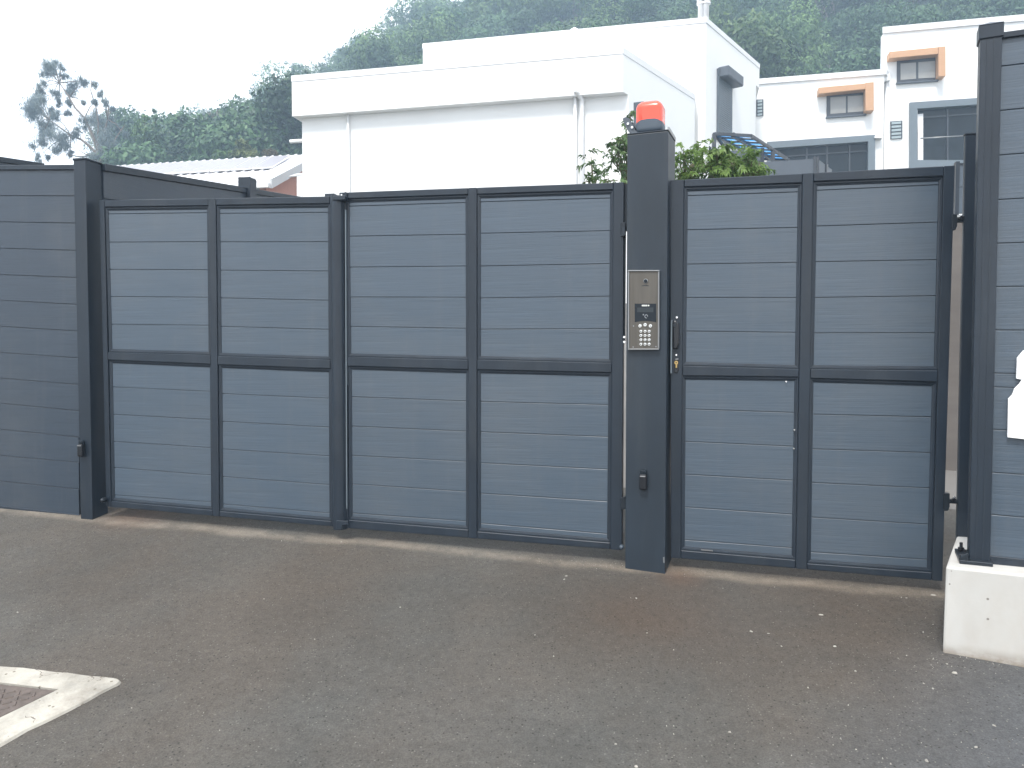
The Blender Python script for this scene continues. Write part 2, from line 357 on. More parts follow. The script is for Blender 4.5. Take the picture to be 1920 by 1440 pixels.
# ------------------------------------------------------------------ object helpers
def tag(o, label=None, cat=None, group=None, kind=None):
    if label: o['label'] = label
    if cat: o['category'] = cat
    if group: o['group'] = group
    if kind: o['kind'] = kind
    return o
def empty(name, loc, label, cat, group=None):
    o = bpy.data.objects.new(name, None); COL.objects.link(o); o.location = loc
    o.empty_display_size = .1
    o['org'] = 1
    del o['org']
    return tag(o, label, cat, group)
def wloc(o):
    v = Vector((0, 0, 0))
    while o is not None:
        v += o.location; o = o.parent
    return v
def build(name, verts, faces, m, parent=None, smooth=False, bevel=0, segs=1, org=None):
    """world-space vertices -> one mesh object (unrotated; its origin sits at its own centre)"""
    V = [Vector(v) for v in verts]
    c = Vector(org) if org is not None else sum(V, Vector()) / len(V)
    me = bpy.data.meshes.new(name)
    me.from_pydata([v - c for v in V], [], faces)
    if bevel:
        bm = bmesh.new(); bm.from_mesh(me)
        bmesh.ops.recalc_face_normals(bm, faces=bm.faces)
        ed = [e for e in bm.edges if len(e.link_faces) == 2 and e.calc_face_angle(0) > .6]
        bmesh.ops.bevel(bm, geom=ed, offset=bevel, segments=segs, affect='EDGES', profile=.5, clamp_overlap=True)
        bm.to_mesh(me); bm.free()
    else:
        bm = bmesh.new(); bm.from_mesh(me); bmesh.ops.recalc_face_normals(bm, faces=bm.faces); bm.to_mesh(me); bm.free()
    if smooth:
        for p in me.polygons: p.use_smooth = True
    me.materials.append(m)
    o = bpy.data.objects.new(name, me); COL.objects.link(o)
    o.parent = parent
    o.location = c - (wloc(parent) if parent is not None else Vector())
    return o
class MB:
    def __init__(s): s.v = []; s.f = []
    def add(s, v, f):
        k = len(s.v); s.v += [Vector(a) for a in v]; s.f += [tuple(i + k for i in g) for g in f]
    def prism(s, pl, poly, w0, w1):
        n = len(poly)
        v = [pl.P(a, z, w0) for a, z in poly] + [pl.P(a, z, w1) for a, z in poly]
        s.add(v, [tuple(range(n)), tuple(range(2 * n - 1, n - 1, -1))] + [(i, (i + 1) % n, n + (i + 1) % n, n + i) for i in range(n)])
    def hexa(s, v):
        s.add(v, [(0, 1, 2, 3), (7, 6, 5, 4), (0, 4, 5, 1), (1, 5, 6, 2), (2, 6, 7, 3), (3, 7, 4, 0)])
    def bar(s, a, b, rx, rz=None, up=ZUP):
        a = Vector(a); b = Vector(b); d = (b - a).normalized(); rz = rx if rz is None else rz
        x = d.cross(up)
        if x.length < 1e-4: x = d.cross(Vector((0, 1, 0)))
        x.normalize(); y = x.cross(d)
        q = [x * rx + y * rz, x * -rx + y * rz, x * -rx - y * rz, x * rx - y * rz]
        s.hexa([a + k for k in q] + [b + k for k in q])
    def tube(s, pts, radii, n=8):
        pts = [Vector(p) for p in pts]
        rings = []
        for i, p in enumerate(pts):
            d = (pts[min(i + 1, len(pts) - 1)] - pts[max(i - 1, 0)]).normalized()
            x = d.cross(Vector((.31, .2, .93)))
            if x.length < 1e-3: x = d.cross(Vector((1, 0, 0)))
            x.normalize(); y = x.cross(d); r = radii[i] if hasattr(radii, '__len__') else radii
            rings.append([p + x * math.cos(2 * math.pi * k / n) * r + y * math.sin(2 * math.pi * k / n) * r for k in range(n)])
        v = [q for r_ in rings for q in r_]; f = []
        for i in range(len(pts) - 1):
            for k in range(n):
                f.append((i * n + k, i * n + (k + 1) % n, (i + 1) * n + (k + 1) % n, (i + 1) * n + k))
        f.append(tuple(range(n))); f.append(tuple(range(len(pts) * n - 1, (len(pts) - 1) * n - 1, -1)))
        s.add(v, f)
    def obj(s, name, m, parent=None, **k): return build(name, s.v, s.f, m, parent, **k)
def prism(name, pl, poly, w0, w1, m, parent=None, **k):
    b = MB(); b.prism(pl, poly, w0, w1); return b.obj(name, m, parent, **k)
def pxpoly(pl, pts, wd=0): return [pl.pt(x, y, wd) for x, y in pts]
def pxprism(name, pl, pts, w0, w1, m, parent=None, **k):
    """polygon measured in the photograph, on the plane at front offset max(w0,w1)"""
    return prism(name, pl, pxpoly(pl, pts, max(w0, w1)), w0, w1, m, parent, **k)
def boxc(name, pl, a, z, wd, sa, sz, sw, m, parent=None, **k):
    return prism(name, pl, [(a - sa / 2, z - sz / 2), (a + sa / 2, z - sz / 2), (a + sa / 2, z + sz / 2), (a - sa / 2, z + sz / 2)], wd - sw / 2, wd + sw / 2, m, parent, **k)
def disc(name, pl, a, z, r, w0, w1, m, parent=None, n=16, **k):
    return prism(name, pl, [(a + r * math.cos(2 * math.pi * i / n), z + r * math.sin(2 * math.pi * i / n)) for i in range(n)], w0, w1, m, parent, **k)
def lerp(a, b, t): return a + (b - a) * t
def lp(p, q, t): return (lerp(p[0], q[0], t), lerp(p[1], q[1], t))

# ------------------------------------------------------------------ ground, driveway, hill
def hill_E(X):
    tab = [(-900, .02), (-100, .08), (120, .13), (205, .19), (232, .245), (270, .245), (305, .272), (380, .272), (430, .288), (480, .268), (540, .312), (600, .338), (680, .385), (740, .378), (790, .415), (870, .445),
           (960, .48), (1200, .56), (1500, .62), (2100, .64), (3200, .5)]
    px = 960 + F_PX * X
    for (a, ea), (b, eb) in zip(tab, tab[1:]):
        if px < b: return lerp(ea, eb, max(0, (px - a) / (b - a)))
    return tab[-1][1]
YC = 112.0
def height(x, y):
    if y < -6: return gz(0, -6) + GB * max(-8, min(8, x)) * .5 - .02 * min(30, -6 - y)
    xx = max(-12, min(12, x))
    if y < 30: return gz(xx, y)
    base = gz(xx, 30)
    if y < 42: return base + (y - 30) * .03
    base += .36
    yy = max(y, 42.0)
    X = x / min(yy, YC)
    crest = max(base, 1.5 + hill_E(X) * YC - 8.3)
    t = min(1, (yy - 42) / (YC - 42))
    h = lerp(base, crest, t ** .92)
    if y > YC: h = crest - (y - YC) * .12
    h += 1.2 * noise.noise(Vector((x * .07, y * .07, 0))) * min(1, (y - 42) / 20)
    return h
def ground_mesh():
    xs = list(np.concatenate([np.linspace(-160, -40, 10), np.linspace(-35, 100, 60), np.linspace(110, 170, 6)]))
    ys = list(np.concatenate([np.linspace(-60, -8, 6), [-6], np.linspace(-4, 30, 18), np.linspace(33, 42, 4), np.linspace(45, 130, 40), np.linspace(138, 175, 4)]))
    v = [(x, y, height(x, y)) for y in ys for x in xs]
    n = len(xs); f = [(j * n + i, j * n + i + 1, (j + 1) * n + i + 1, (j + 1) * n + i) for j in range(len(ys) - 1) for i in range(n - 1)]
    o = build('ground', v, f, M['soil'], None, org=(0, 0, 0)); tag(o, kind='structure')
ground_mesh()
def gp(s, d, lift):
    """point of the ground plane at gate-plane coordinate s, d metres in front of the gate"""
    p = G.P(s, 0, d); return Vector((p.x, p.y, gz(p.x, p.y) + lift))
def sheet(name, s0, s1, d0, d1, lift, m, ns=30, nd=30):
    v = [gp(lerp(s0, s1, i / ns), lerp(d0, d1, j / nd), lift) for j in range(nd + 1) for i in range(ns + 1)]
    f = [(j * (ns + 1) + i, j * (ns + 1) + i + 1, (j + 1) * (ns + 1) + i + 1, (j + 1) * (ns + 1) + i) for j in range(nd) for i in range(ns)]
    o = build(name, v, f, m, None, org=(0, 0, 0)); tag(o, kind='structure'); return o
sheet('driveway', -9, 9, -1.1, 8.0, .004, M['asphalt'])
sheet('yard_paving', -8, 9, -15, -1.103, .005, M['yard'])

# ------------------------------------------------------------------ board and gate-leaf builders
def board(pl, sl_, sr, zl0, zl1, zr0, zr1, wf, parent, thick=.02, g=.0017, m=None):
    """a tongue-and-groove plank between two ends that may sit at different heights"""
    def prof(z0, z1):
        return [(wf - thick, z0), (wf - thick, z1), (wf - .007, z1), (wf - .007, z1 - g), (wf - .0009, z1 - g), (wf, z1 - g - .0011), (wf, z0 + g + .0011), (wf - .0009, z0 + g), (wf - .007, z0 + g), (wf - .007, z0)]
    (a0, a1), (b0, b1) = sl_, sr     # s at (z0 end, z1 end)
    def sid(e, z0, z1):
        return [pl.P(lerp(e[0], e[1], (z - z0) / max(1e-6, z1 - z0)), z, wd) for wd, z in prof(z0, z1)]
    v = sid((a0, a1), zl0, zl1) + sid((b0, b1), zr0, zr1); n = 10
    f = [tuple(range(n)), tuple(range(2 * n - 1, n - 1, -1))] + [(i, (i + 1) % n, n + (i + 1) % n, n + i) for i in range(n)]
    return build('board', v, f, m or M['board'], parent)
def panel(pl, TL, TR, BR, BL, seams, wf, parent, grow=.0):
    """planks filling a quad measured in photo pixels; seams = [(y at left, y at right), ...] top to bottom"""
    W = wf
    tl, tr, br, bl = [pl.pt(*p, W) for p in (TL, TR, BR, BL)]
    def on(e0, e1, P0, P1, y):      # point on the edge at pixel row y
        t = (y - P0[1]) / (P1[1] - P0[1]); x = lerp(P0[0], P1[0], t)
        return pl.pt(x, y, W)
    rows = [(tl, tr)] + [(on(tl, bl, TL, BL, a), on(tr, br, TR, BR, b)) for a, b in seams] + [(bl, br)]
    k = .012
    for i, ((l1, r1), (l0, r0)) in enumerate(zip(rows, rows[1:])):
        top = k if i == 0 else 0; bot = k if i == len(rows) - 2 else 0
        board(pl, (l0[0] - k, l1[0] - k), (r0[0] + k, r1[0] + k), l0[1] - bot, l1[1] + top, r0[1] - bot, r1[1] + top, wf, parent)
def offset_quad(q, b):
    """grow a quad (tl,tr,br,bl) outwards by b metres"""
    tl, tr, br, bl = q
    def sh(p, q_, sx, sz): return (p[0] + sx * b, p[1] + sz * b)
    return (sh(tl, 0, -1, 1), sh(tr, 0, 1, 1), sh(br, 0, 1, -1), sh(bl, 0, -1, -1))
def bead(pl, inner, b, parent, wf):
    """stepped moulding running round a panel"""
    rings = []
    for off, wd in ((b, -.030), (b, -.0085), (b - .003, -.0070), (b * .5, -.0075), (b * .42, -.0095), (.002, -.011), (0, wf - .001), (0, -.030)):
        rings.append([pl.P(a, z, wd) for a, z in offset_quad(inner, off)])
    v = [p for r in rings for p in r]; f = []
    for i in range(len(rings)):
        j = (i + 1) % len(rings)
        for k in range(4): f.append((i * 4 + k, i * 4 + (k + 1) % 4, j * 4 + (k + 1) % 4, j * 4 + k))
    return build('panel_moulding', v, f, M['frame'], parent)
def gate_leaf(name, label, cat, outer, cols, b=.018, wf=-.014, top_depth=.055, extra_left=None, extra_right=None):
    """outer = four photo corners; cols = two columns of (upper panel, lower panel) = (quad, seams)"""
    pl = G
    q = [pl.pt(*p) for p in outer]                   # tl tr br bl
    base = pl.P(q[3][0], 0); base.z = gz(base.x, base.y)
    root = empty(name, base, label, cat)
    zt = lambda s: lerp(q[0][1], q[1][1], (s - q[0][0]) / (q[1][0] - q[0][0]))
    zb = lambda s: lerp(q[3][1], q[2][1], (s - q[3][0]) / (q[2][0] - q[3][0]))
    O = []
    for (uq, us), (lq, ls) in cols:
        U_ = [pl.pt(*p, wf) for p in uq]; L_ = [pl.pt(*p, wf) for p in lq]
        # the mouldings stay plumb: same s on top and bottom panel where they meet
        O.append((U_, L_, offset_quad(U_, b), offset_quad(L_, b)))
    D = -.05
    def stile(nm, eL, eR):
        (lt, lb), (rt, rb) = eL, eR
        prism(nm, pl, [(lt, zt(lt)), (rt, zt(rt)), (rb, zb(rb)), (lb, zb(lb))], D, 0, M['frame'], root, bevel=.002)
    oL, oR = O[0], O[1]
    eA = (q[0][0], q[3][0]); eB = (oL[2][0][0], oL[3][3][0])
    eC = (oL[2][1][0], oL[3][2][0]); eD = (oR[2][0][0], oR[3][3][0])
    eE = (oR[2][1][0], oR[3][2][0]); eF = (q[1][0], q[2][0])
    stile('stile', eA, eB); stile('mullion', eC, eD); stile('stile', eE, eF)
    def edge(e, z): return lerp(e[0], e[1], (zt(e[0]) - z) / (zt(e[0]) - zb(e[1])))
    for (Uq, Lq, OU, OL), e0, e1 in ((oL, eB, eC), (oR, eD, eE)):
        g_ = .0006
        def rail(p):
            prism('rail', pl, p, D + .002, -.0008, M['frame'], root, bevel=.0032)
        rail([(e0[0] + g_, zt(e0[0])), (e1[0] - g_, zt(e1[0])), (e1[0] - g_, OU[1][1]), (e0[0] + g_, OU[0][1])])
        rail([(edge(e0, OU[3][1]) + g_, OU[3][1]), (edge(e1, OU[2][1]) - g_, OU[2][1]), (edge(e1, OL[1][1]) - g_, OL[1][1]), (edge(e0, OL[0][1]) + g_, OL[0][1])])
        rail([(e0[1] + g_, OL[3][1]), (e1[1] - g_, OL[2][1]), (e1[1] - g_, zb(e1[1])), (e0[1] + g_, zb(e0[1]))])
        bead(pl, Uq, b, root, wf); bead(pl, Lq, b, root, wf)
    for (uq, us), (lq, ls) in cols:
        panel(pl, *uq, us, wf, root); panel(pl, *lq, ls, wf, root)
    return root, q

# quads are TL, TR, BR, BL
leaf1, q1 = gate_leaf('gate_leaf', 'leftmost gate leaf with four boarded panels, hinged beside the left post', 'gate',
    [(186, 375), (646, 367.5), (646, 989.5), (199, 950)],
    [(([(204, 395), (388, 393), (391, 659), (211, 654)], [(401, 399), (454, 453.5), (505, 506), (556, 557.5), (608, 610)]),
      ([(211.5, 681), (393.5, 689), (396, 949), (216, 933)], [(725.5, 734), (777, 786.7), (827.6, 839.5), (876.5, 891), (928, 941.5)])),
     (([(413, 392), (614.5, 389.5), (616, 668), (416, 661)], [(400, 398.5), (453.5, 453.5), (506.5, 508.5), (558.5, 563.5), (612, 618)]),
      ([(417, 690), (616.3, 698), (617.7, 969.5), (419, 951.5)], [(738, 747), (790, 801), (842, 855), (893.5, 909), (945, 962)]))])
leaf2, q2 = gate_leaf('gate_leaf', 'middle gate leaf with four boarded panels, hinged on the intercom pillar', 'gate',
    [(648.5, 360.5), (1170, 341.5), (1166, 1032), (649.5, 990.5)],
    [(([(655.5, 380), (872.5, 373), (873.5, 668), (659, 662)], [(386.7, 380), (443, 439.5), (501, 499), (557, 557.5), (612, 616)]),
      ([(660, 693), (873.5, 700), (873.5, 985), (661.5, 967.6)], [(744, 752), (799, 808.6), (854, 865), (907.4, 921.5), (962, 977)])),
     (([(902, 372), (1143.5, 364.5), (1141.5, 673), (902, 667)], [(378.5, 371.5), (437.5, 432.7), (499, 494.5), (559, 555.5), (617.5, 616.5)]),
      ([(902, 700), (1140.5, 706), (1138, 1009), (902, 989)], [(753, 759), (809.7, 819), (868, 880), (925, 940), (981, 1001)]))])
leaf3, q3 = gate_leaf('gate_leaf', 'pedestrian gate leaf on the right of the intercom pillar with black handle and brass lock', 'gate',
    [(1256, 338), (1790.5, 310), (1767, 1090), (1258, 1046)],
    [(([(1290, 359), (1495.7, 352), (1490, 684), (1286.5, 678)], [(367, 360), (431, 426.5), (495.5, 492), (558, 558), (621, 623.5)]),
      ([(1286, 712), (1489.3, 714.6), (1484, 1040.6), (1284, 1023.6)], [(767, 773.5), (827.7, 837), (889.5, 900.6), (950.7, 964.5), (1012, 1027)])),
     (([(1532.5, 349), (1759, 340), (1750.5, 686.5), (1526, 684)], [(357, 346.5), (424, 416.7), (491, 487), (558, 554.7), (624.5, 624)]),
      ([(1525.5, 717), (1747, 724), (1737.5, 1063.6), (1520.5, 1048)], [(777, 781.7), (842, 848.6), (905, 915), (970, 983), (1035, 1049)]))])

# meeting stile on the left leaf: half-round cover profile, small tab and screw at its head
def meeting_stile():
    a0, zt_ = G.pt(623.5, 369); a1, _ = G.pt(645, 369); _, zb_ = G.pt(636, 991)
    prof = []
    n = 9
    for i in range(n + 1):
        u = i / n; prof.append((lerp(a0, a1, u), .002 + .030 * math.sin(math.pi * min(1, .12 + u * .88)) ** .6 + .004))
    prof = [(a0, -.01)] + prof + [(a1, -.01)]
    v = [G.P(a, zt_, wd) for a, wd in prof] + [G.P(a, zb_, wd) for a, wd in prof]; k = len(prof)
    f = [tuple(range(k)), tuple(range(2 * k - 1, k - 1, -1))] + [(i, (i + 1) % k, k + (i + 1) % k, k + i) for i in range(k)]
    build('meeting_stile', v, f, M['frame'], leaf1)
    pxprism('end_cap', G, [(623, 367), (646, 366), (646, 375), (623, 376)], .0, .040, M['frame'], leaf1, bevel=.004)
    pxprism('drop_stop', G, [(630, 976), (652, 977), (652, 984), (641, 984), (641, 992), (630, 991)], .032, .045, M['frame'], leaf1, bevel=.002)
    tb = pxprism('top_tab', G, [(636, 361), (650, 360.5), (650, 371), (636, 371)], .002, .009, M['frame'], leaf2, bevel=.001)
    a, z = G.pt(640.5, 365.5, .01)
    disc('screw', G, a, z, .0045, .009, .012, M['chrome'], leaf2)
    # brush strip that catches the light in the meeting joint
    pxprism('seal_strip', G, [(646.6, 393), (648.6, 393), (651, 954), (649, 954)], -.02, .003, M['openframe'], leaf2)
meeting_stile()
def hinge(parent, pts, w0=.0, w1=.012, m='darksteel'):
    return pxprism('hinge_plate', G, pts, w0, w1, M[m], parent, bevel=.002)
def knob(nm, px, py, r, parent, wd, m='darksteel', pl=None):
    pl = pl or G
    a, z = pl.pt(px, py, wd)
    b = MB(); c = pl.P(a, z, wd)
    pts = [c + pl.N * (-r * 1.4), c - pl.N * r * .3, c + pl.N * r * .4, c + pl.N * r * .9, c + pl.N * r]
    b.tube(pts, [r * .9, r, r * .9, r * .5, r * .1], 12)
    return b.obj(nm, M[m], parent, smooth=True)
hinge(leaf2, [(1164, 418), (1172.5, 416), (1172.5, 442), (1164, 444)])
hinge(leaf2, [(1163, 934), (1173, 930), (1173, 954), (1163, 957)])
pxprism('closing_strip', G, [(1165, 345), (1180, 345), (1180, 432), (1173.2, 433), (1171.7, 640), (1164, 640)], -.046, -.026, M['darksteel'], leaf2)
pxprism('seal_strip', G, [(1164, 642), (1166.8, 642), (1165, 1015), (1162.5, 1014)], -.03, -.0015, M['darksteel'], leaf2)
knob('bottom_pivot', 1165.5, 1026, .0115, leaf2, .01, 'beaconbase')
knob('bottom_pivot', 192.5, 938, .014, leaf1, .03, 'darksteel')
for py in (632, 641):
    a, z = G.pt(1170.5, py, .004); disc('hinge_bolt', G, a, z, .005, -.01, .006, M['chrome'], leaf2)
# right-hand hinges of the pedestrian leaf
for (x0, y0, x1, y1, hy) in ((1786, 401, 1795, 431, 413), (1770, 925, 1781, 958, 940)):
    hinge(leaf3, [(x0, y0), (x1, y0), (x1, y1 - 8), (x1 - 3, y1), (x0, y1)], -.02, .012)
    a, z = G.pt(x1 + 6, hy, -.005)
    boxc('hinge_arm', G, a, z, -.01, .04, .018, .02, M['darksteel'], leaf3, bevel=.003)
    disc('hinge_bolt', G, a, z + .008, .008, -.004, .012, M['black'], leaf3)
    disc('hinge_bolt', G, a + .004, z + .018, .004, -.004, .006, M['chrome'], leaf3)
# handle and lock
def lockset():
    pxprism('keep_strip', G, [(1258, 600), (1260.5, 600), (1259.5, 700), (1257, 700)], -.01, .02, M['openframe'], leaf3)
    h = pxprism('handle_plate', G, [(1261, 604), (1266, 600), (1273, 606), (1273.5, 645), (1270, 654), (1262, 655)], .0, .022, M['black'], leaf3, bevel=.006, segs=2)
    for x, y, r, mm in ((1269, 595, .0045, 'chrome'), (1265, 610, .007, 'darksteel'), (1268, 665.5, .004, 'chrome')):
        a, z = G.pt(x, y, .01); disc('stud', G, a, z, r, -.001, .006 if r < .006 else .03, M[mm], leaf3)
    e = pxprism('lock_escutcheon', G, [(1263.5, 676), (1272, 674), (1273, 692), (1270, 700), (1264, 698)], .0, .006, M['black'], leaf3, bevel=.002)
    a, z = G.pt(1268, 680, .01); disc('cylinder', G, a, z, .0085, .006, .013, M['brass'], leaf3, n=14)
    boxc('cylinder_body', G, a, z - .015, .0085, .008, .02, .006, M['brass'], leaf3, bevel=.002)
    disc('keyhole', G, a, z, .003, .013, .0136, M['black'], leaf3)
    pxprism('nameplate', G, [(1266.5, 672.5), (1272, 672), (1272, 674), (1266.5, 674.5)], .0, .002, M['rim'], leaf3)
    for (x, y) in ((1489.5, 806), (1488.5, 841), (1474, 715.5)):
        a, z = G.pt(x, y); disc('screw', G, a, z, .0035, -.006, .001, M['chrome'], leaf3)
    pxprism('paint_chip', G, [(1314, 1029.5), (1336, 1031.5), (1337, 1034), (1315, 1032)], -.0006, .0006, M['rim'], leaf3)
lockset()

# ------------------------------------------------------------------ left post and left fence
def post_box(name, corner_px_x, depth_w, width, back, ztop, label, cat, pl=G, wf=.03, cap=True, m='frame', base_z=None, group=None, embed=.0):
    a, _ = pl.pt(corner_px_x, 667, wf)
    p0 = pl.P(a + width / 2, 0, wf - back / 2)
    zg = gz(p0.x, p0.y) - .02 if base_z is None else base_z
    root = empty(name, (p0.x, p0.y, zg), label, cat, group)
    prism('post_shaft', pl, [(a, zg), (a + width, zg), (a + width, ztop), (a, ztop)], wf - back, wf, M[m], root, bevel=.003, segs=2)
    return root, a, zg
zt_l = G.pt(150, 300, .05)[1]
lpost, la, lz = post_box('gate_post', 145, None, .079, .115, zt_l, 'left gate post with a small black photocell on its front', 'post', wf=.05)
prism('post_cap', G, [(la - .004, zt_l), (la + .083, zt_l), (la + .083, zt_l + .012), (la - .004, zt_l + .012)], -.069, .054, M['frame'], lpost, bevel=.003)
def photocell(px, py, label, wf):
    a, z = G.pt(px, py, wf)
    p = G.P(a, z - .03, wf)
    r = empty('photocell', p, label, 'sensor')
    w_, h_ = .034, .10
    prism('housing', G, [(a - w_ / 2, z - h_ * .5), (a + w_ / 2, z - h_ * .5), (a + w_ / 2, z + h_ * .22), (a - w_ / 2, z + h_ * .22)], wf, wf + .03, M['black'], r, bevel=.009, segs=3)
    prism('hood', G, [(a - w_ * .42, z + h_ * .12), (a + w_ * .42, z + h_ * .12), (a + w_ * .42, z + h_ * .42), (a - w_ * .42, z + h_ * .42)], wf, wf + .022, M['glassblack'], r, bevel=.008, segs=3)
    prism('lens', G, [(a - w_ * .36, z + h_ * .10), (a + w_ * .36, z + h_ * .10), (a + w_ * .36, z + h_ * .15), (a - w_ * .36, z + h_ * .15)], wf + .02, wf + .0315, M['rim'], r, bevel=.001)
    return r
photocell(156, 839, 'small black photocell on the left gate post', .05)

def fence_bay(root, pl, xl, xr, Yl, Yr, topl, topr, botl, botr, wf=.0, m=None):
    """pixel rows Y at the two pixel columns xl, xr"""
    rows = list(zip(Yl, Yr))
    for (l1, r1), (l0, r0) in zip(rows, rows[1:]):
        a1, z1 = pl.pt(xl, l1, wf); a0, z0 = pl.pt(xl, l0, wf); b1, y1 = pl.pt(xr, r1, wf); b0, y0 = pl.pt(xr, r0, wf)
        A = .5 * (a0 + a1); B = .5 * (b0 + b1)
        board(pl, (A, A), (B, B), z0, z1, y0, y1, wf, root, m=m)
    a, z = pl.pt(xl, topl, wf + .012); b, y = pl.pt(xr, topr, wf + .012); a2, z2 = pl.pt(xl, Yl[0], wf + .012); b2, y2 = pl.pt(xr, Yr[0], wf + .012)
    prism('top_rail', pl, [(a2, z2 - .004), (b2, y2 - .004), (b2, y), (a2, z)], wf - .03, wf + .012, M['frame'], root, bevel=.002)
    a, z = pl.pt(xl, botl, wf + .008); b, y = pl.pt(xr, botr, wf + .008); a2, z2 = pl.pt(xl, Yl[-1], wf + .008); b2, y2 = pl.pt(xr, Yr[-1], wf + .008)
    prism('bottom_rail', pl, [(a, z - .02), (b, y - .02), (b2, y2 + .003), (a2, z2 + .003)], wf - .03, wf + .008, M['frame'], root, bevel=.002)
Lx0, Lx1 = 0, 142
YL0 = [317, 367, 416, 465.5, 515, 563, 612, 661, 709, 756, 805, 854, 902, 950]
YL1 = [316.5, 367.5, 418.5, 469.5, 520.5, 571, 620.7, 671, 720.7, 769.7, 819, 866.5, 916.5, 966]
EX = -90                                     # extrapolate beyond the frame
YLx = [lerp(a, b, (EX - Lx0) / (Lx1 - Lx0)) for a, b in zip(YL0, YL1)]
ra = G.at(142, 960)
lf = empty('boarded_fence', (ra.x, ra.y, gz(ra.x, ra.y)), 'dark grey boarded fence left of the gate, facing the viewer', 'fence')
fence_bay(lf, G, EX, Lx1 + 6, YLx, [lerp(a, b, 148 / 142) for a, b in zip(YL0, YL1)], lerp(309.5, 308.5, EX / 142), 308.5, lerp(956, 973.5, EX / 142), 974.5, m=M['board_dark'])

# ------------------------------------------------------------------ return fences running up the drive behind the gate
def slope_fence(name, label, start, direction, bays, bay_len, top_z0, n_boards, rise, first_post=False, post_h=.1, pitch=.155, start_top_frac=0):
    d = Vector((direction[0], direction[1], 0)).normalized()
    pl = Plane(start, (-d.x, -d.y)) if False else Plane(start, (d.x, d.y))
    if pl.N.dot(Vector((start[0], start[1], 0)) * -1) < 0: pass
    side = 1 if pl.N.dot(-Vector((start[0], start[1], 0))) > 0 else -1
    root = empty(name, (start[0], start[1], height(start[0], start[1])), label, 'fence')
    for k in range(bays):
        a0, a1 = k * bay_len + (.05 if k else 0), (k + 1) * bay_len - .05
        zt0, zt1 = top_z0 + rise * a0, top_z0 + rise * a1
        for i in range(n_boards):
            lo0, hi0 = zt0 - .04 - pitch * (i + 1), zt0 - .04 - pitch * i
            lo1, hi1 = zt1 - .04 - pitch * (i + 1), zt1 - .04 - pitch * i
            mb_sl, mb_sr = (a0, a0), (a1, a1)
            board_side(pl, a0, a1, lo0, hi0, lo1, hi1, side, root)
        prism('top_rail', pl, [(a0, zt0 - .04), (a1, zt1 - .04), (a1, zt1), (a0, zt0)], -.025, .025, M['frame'], root, bevel=.002)
        if k < bays:
            q = a1 + .05
            zq = top_z0 + rise * q
            p = pl.P(q, 0)
            prism('post', pl, [(q - .05, height(p.x, p.y) - .05), (q + .05, height(p.x, p.y) - .05), (q + .05, zq + post_h), (q - .05, zq + post_h)], -.05, .05, M['frame'], root, bevel=.004)
    return root
def board_side(pl, a0, a1, lo0, hi0, lo1, hi1, side, root):
    g = .003
    wf, wb = (.012 * side, -.01 * side)
    def prof(z0, z1): return [(wb, z0), (wb, z1), (wf * .4, z1), (wf, z1 - g), (wf, z0 + g), (wf * .4, z0)]
    v = [pl.P(a0, z, wd) for wd, z in prof(lo0, hi0)] + [pl.P(a1, z, wd) for wd, z in prof(lo1, hi1)]
    n = 6
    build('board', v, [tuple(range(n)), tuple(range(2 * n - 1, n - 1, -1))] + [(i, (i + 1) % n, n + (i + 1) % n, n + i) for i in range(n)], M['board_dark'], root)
VD = ray(1210, 478)                              # direction of the return fences
rise = VD.z / math.hypot(VD.x, VD.y)
def along(px, py, depth):
    r = ray(px, py); return CAM + r * (depth / r.y)
s0 = along(190, 307, 4.36)
post_d = 4.36 * (1210 - 190) / (1210 - 463)
bl = (post_d - 4.36) / VD.normalized().y * math.hypot(VD.x, VD.y) / VD.length * 1.0
bl = math.hypot(VD.x, 1) * (post_d - 4.36)
slope_fence('side_fence', 'boarded fence running uphill behind the left gate leaf', (s0.x, s0.y), (VD.x, VD.y), 5, bl, s0.z, 12, rise, post_h=.075)
s1 = along(0, 294.5, 6.0)
st = s1 - VD * 1.4
slope_fence('side_fence', 'boarded fence seen only as a sloping strip above the far left fence', (st.x, st.y), (VD.x, VD.y), 3, 1.9, st.z, 12, rise, post_h=-.02)

# ------------------------------------------------------------------ intercom pillar
PU = (math.cos(math.radians(21)), -math.sin(math.radians(21)))
pr = ray(1212, 667)
PP = Plane(CAM + pr * 3.47, PU)
al0 = PP.pt(1174, 667)[0]; al1 = PP.pt(1250, 667)[0]
pz1 = PP.pt(1214, 249)[1]; pc = PP.P((al0 + al1) / 2, 0, -.09)
pz0 = PP.pt(1211, 1079)[1]
pillar = empty('intercom_pillar', (pc.x, pc.y, gz(pc.x, pc.y)), 'square dark grey pillar between the gate leaves carrying the intercom', 'pillar')
prism('pillar_shaft', PP, [(al0, pz0 - .03), (al1, pz0 - .03), (al1, pz1), (al0, pz1)], -.19, 0, M['pillar'], pillar, bevel=.004, segs=2)
prism('top_plate', PP, [(al0 - .001, pz1), (al1 + .001, pz1), (al1 + .001, pz1 + .006), (al0 - .001, pz1 + .006)], -.192, .002, M['pillar'], pillar, bevel=.002)
prism('cap_lip', PP, [(al1 - .004, pz1), (al1 + .003, pz1), (al1 + .003, pz1 + .019), (al1 - .004, pz1 + .019)], -.185, -.004, M['rim'], pillar, bevel=.001)
pxprism('paint_chip', PP, [(1243, 1045), (1246, 1044), (1246.5, 1056), (1243.5, 1055)], 0, .0008, M['rim'], pillar)

def photocell_on(pl, px, py, label):
    global G
    g_ = G; G = pl
    r = photocell(px, py, label, 0.0); G = g_
    return r
photocell_on(PP, 1207.5, 897, 'small black photocell low on the intercom pillar')

